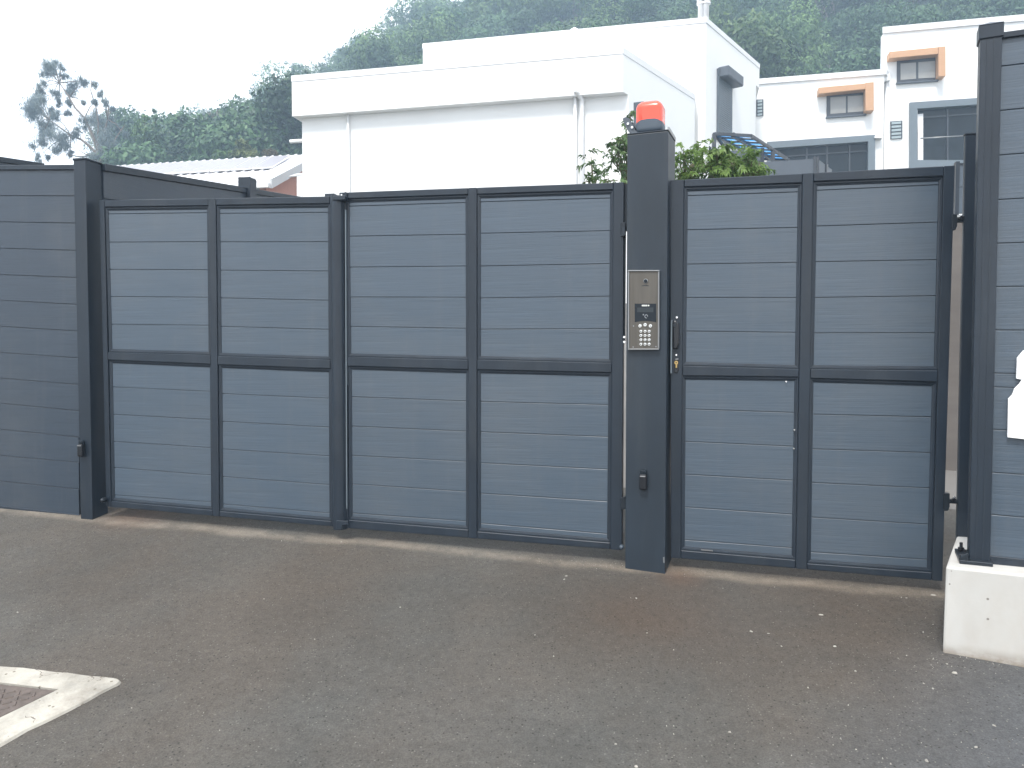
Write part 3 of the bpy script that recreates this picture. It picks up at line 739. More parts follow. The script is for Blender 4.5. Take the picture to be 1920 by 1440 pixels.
def intercom():
    c = PP.at(1208, 656)
    r = empty('intercom', c, 'brushed steel door intercom with keypad and dark display on the pillar', 'intercom')
    X = lambda x: 1140 + x / 6.0
    Y = lambda y: 480 + y / 6.0
    def q(x0, y0, x1, y1, sk=0): return [(X(x0), Y(y0)), (X(x1), Y(y0)), (X(x1), Y(y1)), (X(x0), Y(y1))]
    outer = [(X(224), Y(160)), (X(575), Y(158)), (X(572), Y(1056)), (X(220), Y(1050))]
    pxprism('backbox', PP, outer, 0, .012, M['rim'], r, bevel=.002)
    pl_q = [(X(240), Y(174)), (X(562), Y(172)), (X(559), Y(1044)), (X(236), Y(1040))]
    pxprism('faceplate', PP, pl_q, .012, .0135, M['steel'], r)
    # raised rim bars round the plate
    for a, b in (((220, 158), (577, 172)), ((220, 1042), (572, 1056)), ((221, 172), (236, 1042)), ((562, 172), (576, 1042))):
        pxprism('rim', PP, q(*a, *b), .012, .021, M['rim'], r, bevel=.0015)
    # camera lens
    a, z = PP.pt(X(425), Y(282), .0135)
    disc('camera_bezel', PP, a, z, .0105, .0135, .017, M['rim'], r, n=24, bevel=.001)
    disc('camera_lens', PP, a, z - .0005, .0082, .017, .0195, M['glassblack'], r, n=24, bevel=.001)
    # speaker slot: a shallow arc
    pts = []
    for i in range(9):
        u = -1 + 2 * i / 8; pts.append((X(420 + 42 * u), Y(326 + 8 * u * u)))
    for i in range(8, -1, -1):
        u = -1 + 2 * i / 8; pts.append((X(420 + 42 * u), Y(337 + 4 * u * u)))
    pxprism('speaker_slot', PP, pts, .0135, .0142, M['black'], r)
    # display with its lower edge arched
    pts = [(X(300), Y(536)), (X(541), Y(536))]
    for i in range(9):
        u = 1 - 2 * i / 8; pts.append((X(421 + 120 * u), Y(730 + 14 * u * u)))
    disp = pxprism('display', PP, pts, .0135, .0155, M['glassblack'], r)
    pxprism('display_window', PP, q(328, 580, 510, 632), .0155, .0159, M['lcd'], disp)
    # small maker's lettering plate, too blurred in the photo to read: a row of pale marks
    for x0, x1, dy in ((380, 391, 2), (393, 404, 0), (406, 417, 0), (419, 429, 1), (431, 441, 0)):
        pxprism('lettering', PP, [(X(x0), Y(548 + dy)), (X(x1), Y(548)), (X(x1), Y(566)), (X(x0), Y(566 - dy))], .0155, .0162, M['print'], disp)
    a, z = PP.pt(X(456), Y(557), .0162); disc('lettering', PP, a, z, .0038, .0155, .0162, M['print'], disp)
    # badge-reader symbol: a ring open to the lower right and a dot
    a, z = PP.pt(X(430), Y(679), .0162)
    b = MB(); R0, R1 = .0058, .0086
    for i in range(20):
        t0 = math.radians(-10 + 300 * i / 20); t1 = math.radians(-10 + 300 * (i + 1) / 20)
        b.prism(PP, [(a + R0 * math.cos(t0) * .85, z + R0 * math.sin(t0)), (a + R1 * math.cos(t0) * .85, z + R1 * math.sin(t0)), (a + R1 * math.cos(t1) * .85, z + R1 * math.sin(t1)), (a + R0 * math.cos(t1) * .85, z + R0 * math.sin(t1))], .0155, .0162)
    b.obj('reader_symbol', M['printdim'], disp)
    a, z = PP.pt(X(398), Y(660), .0162); disc('reader_symbol', PP, a, z, .003, .0155, .0162, M['printdim'], disp)
    # keys
    keys = [(360, 787), (418, 774), (477, 787)] + [(x, y) for y in (847, 895, 943, 992) for x in (370, 417, 463)]
    for i, (x, y) in enumerate(keys):
        a, z = PP.pt(X(x), Y(y), .016)
        rr = .0078 if i < 3 else .0067
        k = disc('key_button', PP, a, z, rr, .0135, .018, M['key'], r, n=14, bevel=.0012)
        boxc('key_mark', PP, a, z - .0005, .0182, .006, .0042, .0006, M['keymark'], k)
    for x, y in ((288, 787), (283, 1024), (540, 1020)):
        a, z = PP.pt(X(x), Y(y), .0135); disc('screw', PP, a, z, .0032, .0135, .015, M['rim'], r, n=10)
intercom()

# ------------------------------------------------------------------ flashing beacon and bracket on the pillar
def beacon():
    a0, _ = PP.pt(1193, 225, -.05); a1, _ = PP.pt(1243.5, 225, -.05)
    ac = (a0 + a1) / 2; hw = (a1 - a0) / 2
    zb_ = pz1 + .008; zt2 = PP.pt(1218, 191.5, -.05)[1]; H = zt2 - zb_
    wc = -.075; hd = .056
    r = empty('warning_beacon', PP.P(ac, pz1 + .006, wc), 'orange-red flashing beacon with grey base on top of the intercom pillar', 'beacon')
    nn = 48
    def prof(t):            # half width against height fraction: rounded foot, slightly domed head
        if t < .16: return math.sqrt(max(0, 1 - ((.16 - t) / .16) ** 2)) * .28 + .72
        if t > .78: return 1 - .30 * ((t - .78) / .22) ** 2.2
        return 1.0
    def ring(t_of, k):
        out = []
        for i in range(nn):
            th = 2 * math.pi * i / nn
            t = t_of(th); p = prof(t)
            c, s = math.cos(th), math.sin(th); e = 2 / 5.5
            x = math.copysign(abs(c) ** e, c) * hw * p * k; y = math.copysign(abs(s) ** e, s) * hd * p * k
            out.append(PP.P(ac + x, zb_ + H * t, wc + y))
        return out
    def split(th):
        return .33 + .07 * math.exp(-((math.sin(th) - 1) ** 2) / .04) * (1 - min(1, abs(math.cos(th)) * 1.1)) + .02 * math.sin(th) - .02 * abs(math.cos(th))
    def body(name, m, f0, f1, k, cap0, cap1, steps=10):
        v = []; f = []
        for j in range(steps + 1):
            u = j / steps
            v += ring(lambda th: lerp(f0(th), f1(th), u), k)
        for j in range(steps):
            for i in range(nn): f.append((j * nn + i, j * nn + (i + 1) % nn, (j + 1) * nn + (i + 1) % nn, (j + 1) * nn + i))
        if cap0: f.append(tuple(range(nn)))
        if cap1:
            v.append(PP.P(ac, zb_ + H * 1.01, wc)); t_ = len(v) - 1
            for i in range(nn): f.append((steps * nn + i, steps * nn + (i + 1) % nn, t_))
        return build(name, v, f, m, r, smooth=True)
    body('base', M['beaconbase'], lambda th: 0.0, split, 1.0, True, False)
    body('lens', M['lens'], lambda th: split(th) - .002, lambda th: 1.0, .985, False, True, 14)
    # vertical ribs moulded in the lens
    for off in (-.62, -.50):
        b = MB(); pts = [PP.P(ac + hw * off, zb_ + H * t, wc + hd * (.985 if t < .8 else .985 - (t - .8) * .9)) for t in (.42, .6, .8, .9)]
        b.tube(pts, .0011, 6); b.obj('lens_rib', M['lens'], r, smooth=True)
    boxc('mounting_foot', PP, ac, zb_ + .001, wc, hw * 1.3, .012, .06, M['darksteel'], r, bevel=.002)
beacon()
def bracket():
    p0 = PP.at(1170, 226, -.03); p1 = PP.at(1197, 250, -.03)
    d = (p1 - p0).normalized(); up = d.cross(PP.N).normalized()
    if up.z < 0: up = -up
    r = empty('antenna_bracket', p1, 'bent dark metal bracket with two holes sticking out beside the beacon', 'bracket')
    th = .013
    b = MB()
    L = (p1 - p0).length
    outline = [(-.006, .016), (.012, .022), (.03, .016), (.05, .022), (L, .006), (L + .01, -.018), (.05, -.022), (.02, -.014), (-.012, .002)]
    v = [p0 + d * a + up * z * 1.0 for a, z in outline]; n = len(v)
    v2 = [q - PP.N * .003 for q in v]
    b.add(v + v2, [tuple(range(n)), tuple(range(2 * n - 1, n - 1, -1))] + [(i, (i + 1) % n, n + (i + 1) % n, n + i) for i in range(n)])
    b.obj('bracket_plate', M['darkpanel'], r, bevel=.001)
    for t in (.026, .052):
        q = p0 + d * t + up * .001
        bb = MB(); bb.tube([q, q + PP.N * .006], .0055, 12); bb.obj('bolt', M['chrome'], r)
    bb = MB(); bb.tube([p0 + d * .035 + up * .018, p0 + d * .055 + up * .010, p0 + d * .075 + up * .004], [.002, .003, .003], 8); bb.obj('cable', M['darksteel'], r, smooth=True)
bracket()

# ------------------------------------------------------------------ right side: white block, tall post, hinge post, fence, white sign
def right_side():
    c0 = on_ground(1766.5, 1225)                       # front-left foot of the block
    fr = GR.U; 
    # the block front runs parallel with the fence
    B = Plane(c0, (fr.x, fr.y))
    ztop = B.pt(1773.5, 1062)[1]
    # left edge recedes along this ground direction until its top back corner
    rb = ray(1796, 998); t = (ztop - CAM.z) / rb.z; back = CAM + rb * t
    c0b = B.P(B.pt(1773.5, 1062)[0], 0)
    Ln = 2.2
    f0 = Vector((c0.x, c0.y, 0)); f1 = f0 + B.U * Ln
    ft0 = c0b; ft1 = c0b + B.U * Ln
    bk0 = Vector((back.x, back.y, 0)); bk1 = bk0 + B.U * Ln
    g = lambda p: gz(p.x, p.y) - .08
    V = [Vector((f0.x, f0.y, g(f0))), Vector((f1.x, f1.y, g(f1))), Vector((bk1.x, bk1.y, g(bk1))), Vector((bk0.x, bk0.y, g(bk0))),
         Vector((ft0.x, ft0.y, ztop)), Vector((ft1.x, ft1.y, ztop - .02)), Vector((bk1.x, bk1.y, ztop + .01)), Vector((bk0.x, bk0.y, ztop))]
    blk = build('concrete_block', V, [(3, 2, 1, 0), (4, 5, 6, 7), (0, 1, 5, 4), (1, 2, 6, 5), (2, 3, 7, 6), (3, 0, 4, 7)], M['conc'], None, bevel=.008, segs=2)
    tag(blk, 'white painted concrete plinth under the right fence and its tall post', 'plinth')
    # fence
    r = empty('boarded_fence', GR.at(1900, 1060), 'dark grey boarded fence standing on the white plinth at the right edge', 'fence')
    x0, x1 = 1848, 1922
    Yl = [69, 124, 207, 290.5, 374, 456, 537.5, 619, 700, 726, 806, 887, 966.5, 1046]
    # slopes from the photo's horizon for this plane
    def yr(y): return y + (x1 - 1878) * (y - 607) / 4030.0
    def yl(y): return y + (x0 - 1878) * (y - 607) / 4030.0
    xr = 2150
    YR = [y + (xr - 1878) * (y - 607) / 4030.0 for y in Yl]; YL = [yl(y) for y in Yl]
    f = lambda y, x: y + (x - 1878) * (y - 607) / 4030.0
    fence_bay(r, GR, x0, xr, YL, YR, f(60, x0), f(60, xr), f(1057, x0), f(1057, xr))
    # tall square post with pyramid cap
    wfp = .025
    a0, _ = GR.pt(1827.5, 560, wfp); a1, _ = GR.pt(1868, 560, wfp)
    zb_ = ztop - .004; zt_ = GR.pt(1860, 47, wfp)[1]
    bp = GR.P((a0 + a1) / 2, zb_, wfp - .045)
    tp = empty('fence_post', bp, 'tall dark grey post with pyramid cap, bolted on the white plinth', 'post')
    prism('post_shaft', GR, [(a0, zb_), (a1, zb_), (a1, zt_), (a0, zt_)], wfp - (a1 - a0) - .005, wfp, M['frame'], tp, bevel=.003, segs=2)
    # raised ribs of the extrusion
    for u in (.30, .62):
        prism('post_rib', GR, [(lerp(a0, a1, u), zb_ + .01), (lerp(a0, a1, u) + .005, zb_ + .01), (lerp(a0, a1, u) + .005, zt_ - .045), (lerp(a0, a1, u), zt_ - .045)], wfp - .002, wfp + .0015, M['frame'], tp)
    e = .005; hw = (a1 - a0)
    prism('cap_skirt', GR, [(a0 - e, zt_ - .045), (a1 + e, zt_ - .045), (a1 + e, zt_ + .004), (a0 - e, zt_ + .004)], wfp - hw - .005 - e, wfp + e, M['frame'], tp, bevel=.003)
    cx = (a0 + a1) / 2; w0, w1 = wfp - hw - .005 - e, wfp + e
    z = zt_ + .0045
    v = [GR.P(a0 - e, z, w1), GR.P(a1 + e, z, w1), GR.P(a1 + e, z, w0), GR.P(a0 - e, z, w0), GR.P(cx, z + .020, (w0 + w1) / 2)]
    build('cap', v, [(3, 2, 1, 0), (0, 1, 4), (1, 2, 4), (2, 3, 4), (3, 0, 4)], M['darkpanel'], tp)
    # base plate with bolts
    ba0, _ = GR.pt(1799, 1055, .05); ba1, _ = GR.pt(1862, 1060, .05)
    prism('base_plate', GR, [(ba0, ztop), (ba1, ztop), (ba1, ztop + .014), (ba0, ztop + .014)], -.14, .052, M['darksteel'], tp, bevel=.002)
    prism('base_flange', GR, [(ba0, ztop + .014), (ba0 + .028, ztop + .014), (ba0 + .028, ztop + .042), (ba0 + .010, ztop + .034), (ba0, ztop + .034)], .02, .05, M['darksteel'], tp, bevel=.002)
    for da, dw in ((.018, .02), (.018, -.10)):
        b = MB(); q = GR.P(ba0 + da, ztop + .012, dw); b.tube([q, q + ZUP * .035], .006, 8); b.obj('bolt', M['black'], tp)
        b = MB(); b.tube([q + ZUP * .004, q + ZUP * .016], .012, 6); b.obj('bolt_nut', M['black'], tp)
    # hinge post of the pedestrian gate, behind the plinth corner
    wz = .0
    h0, _ = G.pt(1805, 500, wz); h1, _ = G.pt(1862, 500, wz)
    zh = G.pt(1820, 252, wz)[1]; q = G.P((h0 + h1) / 2, 0, -.04); zg = gz(q.x, q.y) - .02
    hp = empty('gate_post', (q.x, q.y, zg), 'shorter dark grey hinge post tucked behind the tall fence post', 'post')
    prism('post_shaft', G, [(h0, zg), (h1, zg), (h1, zh), (h0, zh)], -.022, wz, M['frame'], hp, bevel=.003)
    prism('post_cap', G, [(h0 - .002, zh), (h1 + .002, zh), (h1 + .002, zh + .006), (h0 - .002, zh + .006)], -.024, .002, M['frame'], hp, bevel=.001)
    # white sign cut to a stepped bottle-like outline on the fence
    pts = [(1919, 657), (1907, 671), (1905.5, 710), (1916, 712), (1911, 720), (1902, 729), (1898, 740), (1890.5, 748), (1889, 820), (1940, 826), (1975, 826), (1974, 748), (1966, 738), (1961, 728), (1952, 718), (1948, 711), (1960, 711), (1960, 671), (1946, 657)]
    s = pxprism('cut_out_sign', GR, pts, .004, .018, M['signwhite'], None, bevel=.001)
    tag(s, 'white cut-out sign with stepped outline fixed to the right fence, cropped by the photo edge', 'sign')
right_side()

# retaining wall with a short fence behind the pedestrian gate
def retaining():
    W = vp_plane(-4600, 1790, 4.9)
    a0, zt_ = W.pt(1735, 402); a1 = a0 + 4.5
    _, z1 = W.pt(1800, 401)
    p = W.P(a0, 0, -.2)
    r = prism('retaining_wall', W, [(a0, gz(p.x, p.y) - .1), (a1, gz(p.x, p.y) - .1), (a1, z1 - .025), (a0, z1 - .025)], -.2, 0, M['retain'], None, bevel=.006)
    tag(r, 'grey concrete retaining wall seen through the gap beside the pedestrian gate', 'wall')
    prism('terrace', W, [(a0, .4), (a1, .4), (a1, z1 - .06), (a0, z1 - .06)], -3.6, -.203, M['soil'], None)['kind'] = 'structure'
    f = empty('low_fence', W.P(W.pt(1792, 401)[0], z1 - .02, -.1), 'short dark boarded fence on top of the grey retaining wall', 'fence')
    b0, _ = W.pt(1797, 400, -.05); top = W.pt(1800, 306, -.05)[1]
    prism('wall_coping', W, [(a0, z1 - .022), (a1, z1 - .022), (a1, z1 - .008), (a0, z1 - .008)], -.2, .012, M['rim'], f)
    for (y0, y1) in ((400, 351), (351, 309)):
        z0 = W.pt(1800, y0, -.05)[1]; zz = W.pt(1800, y1, -.05)[1]
        board(W, (b0, b0), (b0 + 3.6, b0 + 3.6), z0, zz, z0, zz, -.05, f)
    prism('top_rail', W, [(b0, top - .012), (b0 + 3.6, top - .012), (b0 + 3.6, top), (b0, top)], -.075, -.045, M['frame'], f)
    prism('post', W, [(b0 - .022, z1 - .005), (b0, z1 - .005), (b0, top + .01), (b0 - .022, top + .01)], -.09, -.04, M['frame'], f)
retaining()

# ------------------------------------------------------------------ chamber cover in the asphalt at the lower left
def manhole():
    tip = [(238, 1277), (234, 1271), (226, 1269), (190, 1266), (160, 1262), (110, 1256), (60, 1250), (0, 1246)]
    P0 = on_ground(236, 1280)
    e1 = (on_ground(0, 1246) - on_ground(200, 1268)); e1.normalize()
    e2 = (on_ground(0, 1412) - on_ground(200, 1308)); e2.normalize()
    nrm = e1.cross(e2).normalized()
    if nrm.z < 0: nrm = -nrm
    top = []; 
    L1, L2 = 1.15, 1.15
    def irr(p, k): return p + (e1 + e2) * 0 + Vector(((noise.noise(p * 9) * .006 + noise.noise(p * 31) * .005) * k, (noise.noise(p * 9 + Vector((5, 5, 5))) * .006 + noise.noise(p * 37) * .005) * k, 0))
    # rounded corner
    rad = .05
    A = P0 + e1 * rad; Bc = P0 + e2 * rad
    outl = []
    for i in range(25): outl.append(irr(P0 + e1 * lerp(L1, rad, i / 24), 1))
    for i in range(1, 6):
        t = i / 6; outl.append((A * (1 - t) + P0 * t) * (1 - t) + (P0 * (1 - t) + Bc * t) * t)
    for i in range(25): outl.append(irr(P0 + e2 * lerp(rad, L2, i / 24), 1.6))
    corner = P0 + e1 * L1 + e2 * L2
    outl.append(corner)
    c_in = on_ground(111, 1298)
    inn = [c_in + e1 * .72, c_in, c_in + e2 * .72, c_in + e1 * .72 + e2 * .72]
    root = empty('chamber_cover', (c_in.x, c_in.y, gz(c_in.x, c_in.y)), 'square drain cover in a pale concrete surround at the lower left', 'drain cover')
    up = nrm
    # surround: ring between outline and inner square, as a strip per side
    bm = bmesh.new()
    def lv(p, h): return bm.verts.new(p + up * h)
    H = .012
    O_t = [lv(p, H) for p in outl]; O_b = [lv(p + (p - (c_in + (e1 + e2) * .36)).normalized() * .006, .0045) for p in outl]
    I_t = [lv(p, H) for p in inn]; I_b = [lv(p, -.01) for p in inn]
    n = len(O_t)
    for i in range(n): bm.faces.new((O_t[i], O_t[(i + 1) % n], O_b[(i + 1) % n], O_b[i]))
    mid = 27
    # faces: sector fans to inner corners
    for i in range(mid): bm.faces.new((O_t[i], O_t[i + 1], I_t[0] if i < 1 else I_t[1] if i >= 20 else I_t[1])) if False else None
    inner_edge1 = [lv(inn[0].lerp(inn[1], i / 24), H) for i in range(25)]
    inner_edge2 = [lv(inn[1].lerp(inn[2], i / 24), H) for i in range(25)]
    for i in range(24): bm.faces.new((O_t[i], O_t[i + 1], inner_edge1[i + 1], inner_edge1[i]))
    for i in range(24, 30): bm.faces.new((O_t[i], O_t[i + 1], inner_edge1[24]))
    for i in range(24): bm.faces.new((O_t[30 + i], O_t[31 + i], inner_edge2[i + 1], inner_edge2[i]))
    bm.faces.new((O_t[54], O_t[55], I_t[3], inner_edge2[24])); bm.faces.new((O_t[55], O_t[0], inner_edge1[0], I_t[3]))
    for a, b in ((0, 1), (1, 2), (2, 3), (3, 0)): bm.faces.new((I_t[a], I_t[b], I_b[b], I_b[a]))
    bmesh.ops.recalc_face_normals(bm, faces=bm.faces)
    vs = [v.co.copy() for v in bm.verts]; bm.verts.index_update(); fs = [tuple(v.index for v in f.verts) for f in bm.faces]; bm.free()
    build('surround', vs, fs, M['kerbconc'], root)
    k = .008
    sq = [c_in + (e1 + e2) * k, c_in + e1 * (.72 - k) + e2 * k, c_in + (e1 + e2) * (.72 - k), c_in + e2 * (.72 - k) + e1 * k]
    b = MB(); b.hexa([q + up * .009 for q in sq] + [q - up * .012 for q in sq]); cv = b.obj('cover_plate', M['manhole'], root)
    # raised tread lugs in alternating directions
    b = MB()
    m_ = 22
    for i in range(m_):
        for j in range(m_):
            c = c_in + e1 * (.03 + .66 * (i + .5) / m_) + e2 * (.03 + .66 * (j + .5) / m_) + up * .0105
            dd = (e1 + e2).normalized() if (i + j) % 2 else (e1 - e2).normalized()
            o = dd.cross(up)
            b.hexa([c + dd * .011 * sx + o * .0032 * sy + up * .0018 for sx, sy in ((1, 1), (-1, 1), (-1, -1), (1, -1))] + [c + dd * .013 * sx + o * .0048 * sy - up * .002 for sx, sy in ((1, 1), (-1, 1), (-1, -1), (1, -1))])
    tl = b.obj('tread_pattern', M['manhole'], root); tl['kind'] = 'stuff'
manhole()

# loose chips and grit on the asphalt
def chips():
    rg = random.Random(5)
    placed = [(1408, 1186, 9, .4), (1441, 1190, 7, .4), (1465, 1214, 6, .5), (1565, 1214, 8, .4), (1604, 1261, 6, .7), (1791, 1265, 10, .6), (1732, 1284, 6, .4), (1749, 1294, 4, 1), (1863, 1363, 8, .5), (1830, 1404, 8, .5), (1737, 1430, 10, .7),
              (1539, 1155, 12, .25), (1751, 1118, 12, .3), (1690, 1122, 6, .3), (1700, 1123, 5, .3), (1731, 1188, 6, .8), (1750, 1238, 5, .9), (1193, 1124, 8, .5), (1183, 1123, 4, .5), (1213, 1189, 4, .8), (1263, 1221, 4, 1), (1368, 1376, 6, 1),
              (750, 1141, 6, .6), (640, 1018, 4, .8), (528, 1016, 5, .5), (590, 1201, 4, .9), (936, 1276, 6, .5), (1003, 1193, 4, .9), (1038, 1233, 4, .9), (1062, 1082, 7, .4), (1058, 1088, 6, .4), (958, 1413, 5, .6), (1155, 1398, 6, .6),
              (1250, 1364, 5, .8), (1263, 1364, 4, .9), (1263, 1379, 5, .7), (1193, 1440, 9, .5), (1805, 1184, 5, 1), (1515, 1292, 5, .7), (1576, 1388, 6, .9), (33 + 0, 1150, 4, .6), (495, 1125, 4, .5), (247, 1330, 4, .7), (382, 1339, 4, .8), (412, 1372, 4, .8), (1605, 1408, 5, .6), (1655, 1425, 6, .6), (1670, 1435, 6, .6)]
    for name, mt, cnt, lab in (('stone_chips', M['chip'], 330, 'scattered pale stone chips and bits of grit lying on the asphalt'), ('dark_grit', M['chipdark'], 260, 'dark grit grains lying on the asphalt')):
        b = MB()
        def chip(p, s, fl):
            n = rg.choice((5, 6, 7)); ph = rg.random() * 6.28; st = rg.uniform(.3, .85); ro = Matrix.Rotation(rg.uniform(0, 3.14), 3, 'Z')
            base = [ro @ Vector((math.cos(ph + 6.283 * i / n) * s * rg.uniform(.5, 1.2), math.sin(ph + 6.283 * i / n) * s * st * rg.uniform(.5, 1.2), 0)) for i in range(n)]
            v = [p + q for q in base] + [p + q * .6 + ZUP * s * fl * rg.uniform(.7, 1.1) for q in base]
            b.add(v, [tuple(range(n, 2 * n))] + [(i, (i + 1) % n, n + (i + 1) % n, n + i) for i in range(n)])
        if name == 'stone_chips':
            for px, py, s, fl in placed:
                p = on_ground(px, py); d = (p - CAM).length
                chip(p + ZUP * .004, s * .5 / F_PX * d * .9, fl)
        for i in range(cnt):
            if name == 'stone_chips' and i < 190:
                # thicker along the right and round the plinth
                px = rg.uniform(1300, 1920) if i < 120 else rg.gauss(1800, 70); py = rg.uniform(1100, 1440) if i < 120 else rg.gauss(1240, 22)
            elif name == 'stone_chips' and i < 290:
                px = rg.gauss(1100, 60) if i < 260 else rg.gauss(1290, 40); py = 1062 + (px - 1150) * .095 + rg.gauss(0, 4)
                if px > 1168 and px < 1260: continue
            else:
                px = rg.uniform(-100, 2000); py = 1010 + 430 * rg.random() ** .8
            p = on_ground(px, py)
            if px < 245 and py > 1235: continue
            if px > 1762 and py < 1232: continue
            if name == 'stone_chips' and 290 <= i < 312: p = on_ground(rg.gauss(1752, 9), rg.gauss(1200, 24))
            if i < 60 and name == 'dark_grit' or 312 <= i < 330 and name == 'stone_chips':
                q_ = rg.uniform(1770, 1920); p = on_ground(q_, 1228 + (q_ - 1770) * .11 + abs(rg.gauss(0, 3)))
            s = rg.choice((.001, .0013, .0016, .0022)) if rg.random() < .95 else rg.uniform(.0025, .004)
            chip(p + ZUP * .004, s, rg.uniform(.4, 1))
        o = b.obj(name, mt, None, org=(0, 0, 0)); tag(o, lab, 'gravel', kind='stuff')
chips()

# ------------------------------------------------------------------ white building on the left (low front part and tall part)
B1 = vp_plane(-5500, 1168, 18.0)
def footprint_prism(name, pts, z0, z1, m, parent, **k):
    n = len(pts); v = [Vector((p[0], p[1], z0)) for p in pts] + [Vector((p[0], p[1], z1)) for p in pts]
    return build(name, v, [tuple(range(n - 1, -1, -1)), tuple(range(n, 2 * n))] + [(i, (i + 1) % n, n + (i + 1) % n, n + i) for i in range(n)], m, parent, **k)
def drop(name, pl, px, y0, y1, r, parent, wd, m='pipe', z_end=None):
    a, z = pl.pt(px, y0, wd); p = pl.P(a, z, wd); q = p.copy(); q.z = z_end if z_end is not None else pl.pt(px, y1, wd)[1]
    b = MB(); b.tube([p, q], r, 10); return b.obj(name, M[m], parent, smooth=True)
def white_building():
    ww = -.24                                                   # wall set back under the deep fascia
    zt = B1.pt(1168, 88)[1]; zband = B1.pt(1168, 172)[1]
    aL = B1.pt(547, 150)[0]; aR = B1.pt(1168, 100)[0]
    wL = B1.pt(567, 300, ww)[0]
    C = B1.P(aR, 0); 
    side = ray(2050, 667); sdir = Vector((side.x, side.y, 0)).normalized()
    # far end of the side wall, at pixel column 1303
    SP = Plane(C, (sdir.x, sdir.y))
    Dp = SP.at(1303, 178); D = Vector((Dp.x, Dp.y, 0))
    dback = D - C
    base = B1.P((aL + aR) / 2, 0); zg = 1.0
    r = empty('white_building', (base.x, base.y, height(base.x, base.y)), 'low flat-roofed white building with deep overhanging fascia behind the double gate', 'building')
    perp = -B1.N
    K = B1.P(aL, 0) + perp * 6.0
    wallL = B1.P(wL, 0, ww); wallR = B1.P(aR + .02, 0, ww)
    back = lambda p, d: p + perp * d
    # walls
    wallRs = C + sdir * .6
    footprint_prism('wall', [wallL, B1.P(aR - .02, 0, ww), C + sdir * (.24 / max(.2, sdir.dot(-B1.N))), D, back(D, 4.0), back(wallL, 7.0)], zg, zband, M['white'], r)
    # deep fascia / parapet
    footprint_prism('fascia', [B1.P(aL, 0), C, D, back(D, 4), back(B1.P(aL, 0), 7.6)], zband, zt - .16, M['white'], r)
    e = .012
    footprint_prism('coping', [B1.P(aL - e, 0, e), C + B1.N * e + B1.U * e * .5, D + SP.N * e, back(D, 4), back(B1.P(aL - e, 0), 7.6)], zt - .158, zt, M['whitetrim'], r, bevel=.005)
    drop('downpipe', B1, 652.5, 213, 0, .035, r, ww + .06, z_end=2.5)
    drop('downpipe', B1, 1078.5, 172, 0, .04, r, ww + .09, z_end=2.5)
    p = B1.at(1078, 170, ww + .30); q = B1.at(1091, 187, ww + .09); q2 = q.copy(); q2.z = 2.5
    b = MB(); b.tube([p, B1.at(1084, 174, ww + .22), q, q + Vector((0, 0, -.3)), q2], .055, 10); b.obj('downpipe', M['pipe'], r, smooth=True)
    # pale pipe poking out at the far left
    p = B1.at(567, 264, ww - .3); b = MB(); b.tube([p, p - B1.U * .35], .05, 8); b.obj('overflow_spout', M['pipe'], r)
    # small window in the side wall behind the beacon
    pxprism('window', SP, [(1189.5, 192), (1207, 190), (1207, 236), (1190, 236)], -.03, .02, M['darkpanel'], r)
    # tall part
    t = empty('white_building', D, 'taller white building block with twin roof pipes and a narrow roller shutter', 'building')
    E = Vector((CAM + ray(1318, 667) * 21.6)); E.z = 0
    TP = Plane(E, (B1.U.x, B1.U.y)); TS = Plane(E, (sdir.x, sdir.y))
    ztt = TP.pt(1318, 33)[1]; tL = TP.pt(793, 100)[0]
    Fp = TS.at(1417, 200); Fp.z = 0; Fc = TS.at(1424, 130); Fc.z = 0
    footprint_prism('wall', [TP.P(tL, 0), E, Fp, back(Fp, 6), back(TP.P(tL, 0), 8)], zg, ztt - .75, M['white'], t)
    footprint_prism('parapet', [TP.P(tL, 0), E, Fc, back(Fc, 6), back(TP.P(tL, 0), 8)], ztt - .75, ztt - .152, M['white'], t)
    footprint_prism('coping', [TP.P(tL - .015, 0, .015), E + SP.N * .015 + TP.N * .015, Fc + SP.N * .015, back(Fc, 6), back(TP.P(tL, 0), 8)], ztt - .148, ztt, M['whitetrim'], t, bevel=.005)
    # shutter on the side wall
    sh = pxprism('roller_shutter', TS, [(1347, 128), (1373.5, 146), (1373, 262), (1346.5, 262)], .0, .05, M['shutter'], t)
    a0, z1 = TS.pt(1346.5, 128, .05); a1, _ = TS.pt(1373.5, 146, .05); z0 = TS.pt(1347, 262, .05)[1]
    n = 30
    for i in range(n):
        za = lerp(z0, z1 - .2, i / n)
        prism('slat', TS, [(a0 + .03, za), (a1 - .03, za), (a1 - .03, za + (z1 - .2 - z0) / n * .72), (a0 + .03, za + (z1 - .2 - z0) / n * .72)], .05, .065, M['openframe'], sh)
    bx0, bz1 = TS.pt(1347, 126.5, .3)
    c_ = [(TS.pt(1347, 126, .0)[0])]
    A0 = TS.pt(1347, 130, .02)[0] - .02; A1 = TS.pt(1373.5, 146, .02)[0] + .06
    Z1 = TS.pt(1347, 126, .02)[1]
    prism('shutter_box', TS, [(A0, Z1 - .30), (A1, Z1 - .30), (A1, Z1), (A0, Z1)], .0, .34, M['shutter'], t, bevel=.03)
    # roof pipes, vent and wall pipe
    for px, rr, dz in ((1313.5, .075, 1.5), (1323.5, .085, 1.7)):
        p = TP.at(px, 40, -.3); b = MB(); b.tube([p, Vector((p.x, p.y, ztt + dz))], rr, 12); c = b.obj('roof_pipe', M['pipe'], t, smooth=True)
        for zz in (.58, .48):
            b = MB(); q = Vector((p.x, p.y, ztt + zz)); b.tube([q, q + ZUP * .05], rr * 1.5, 12); b.obj('pipe_collar', M['pipe'], c)
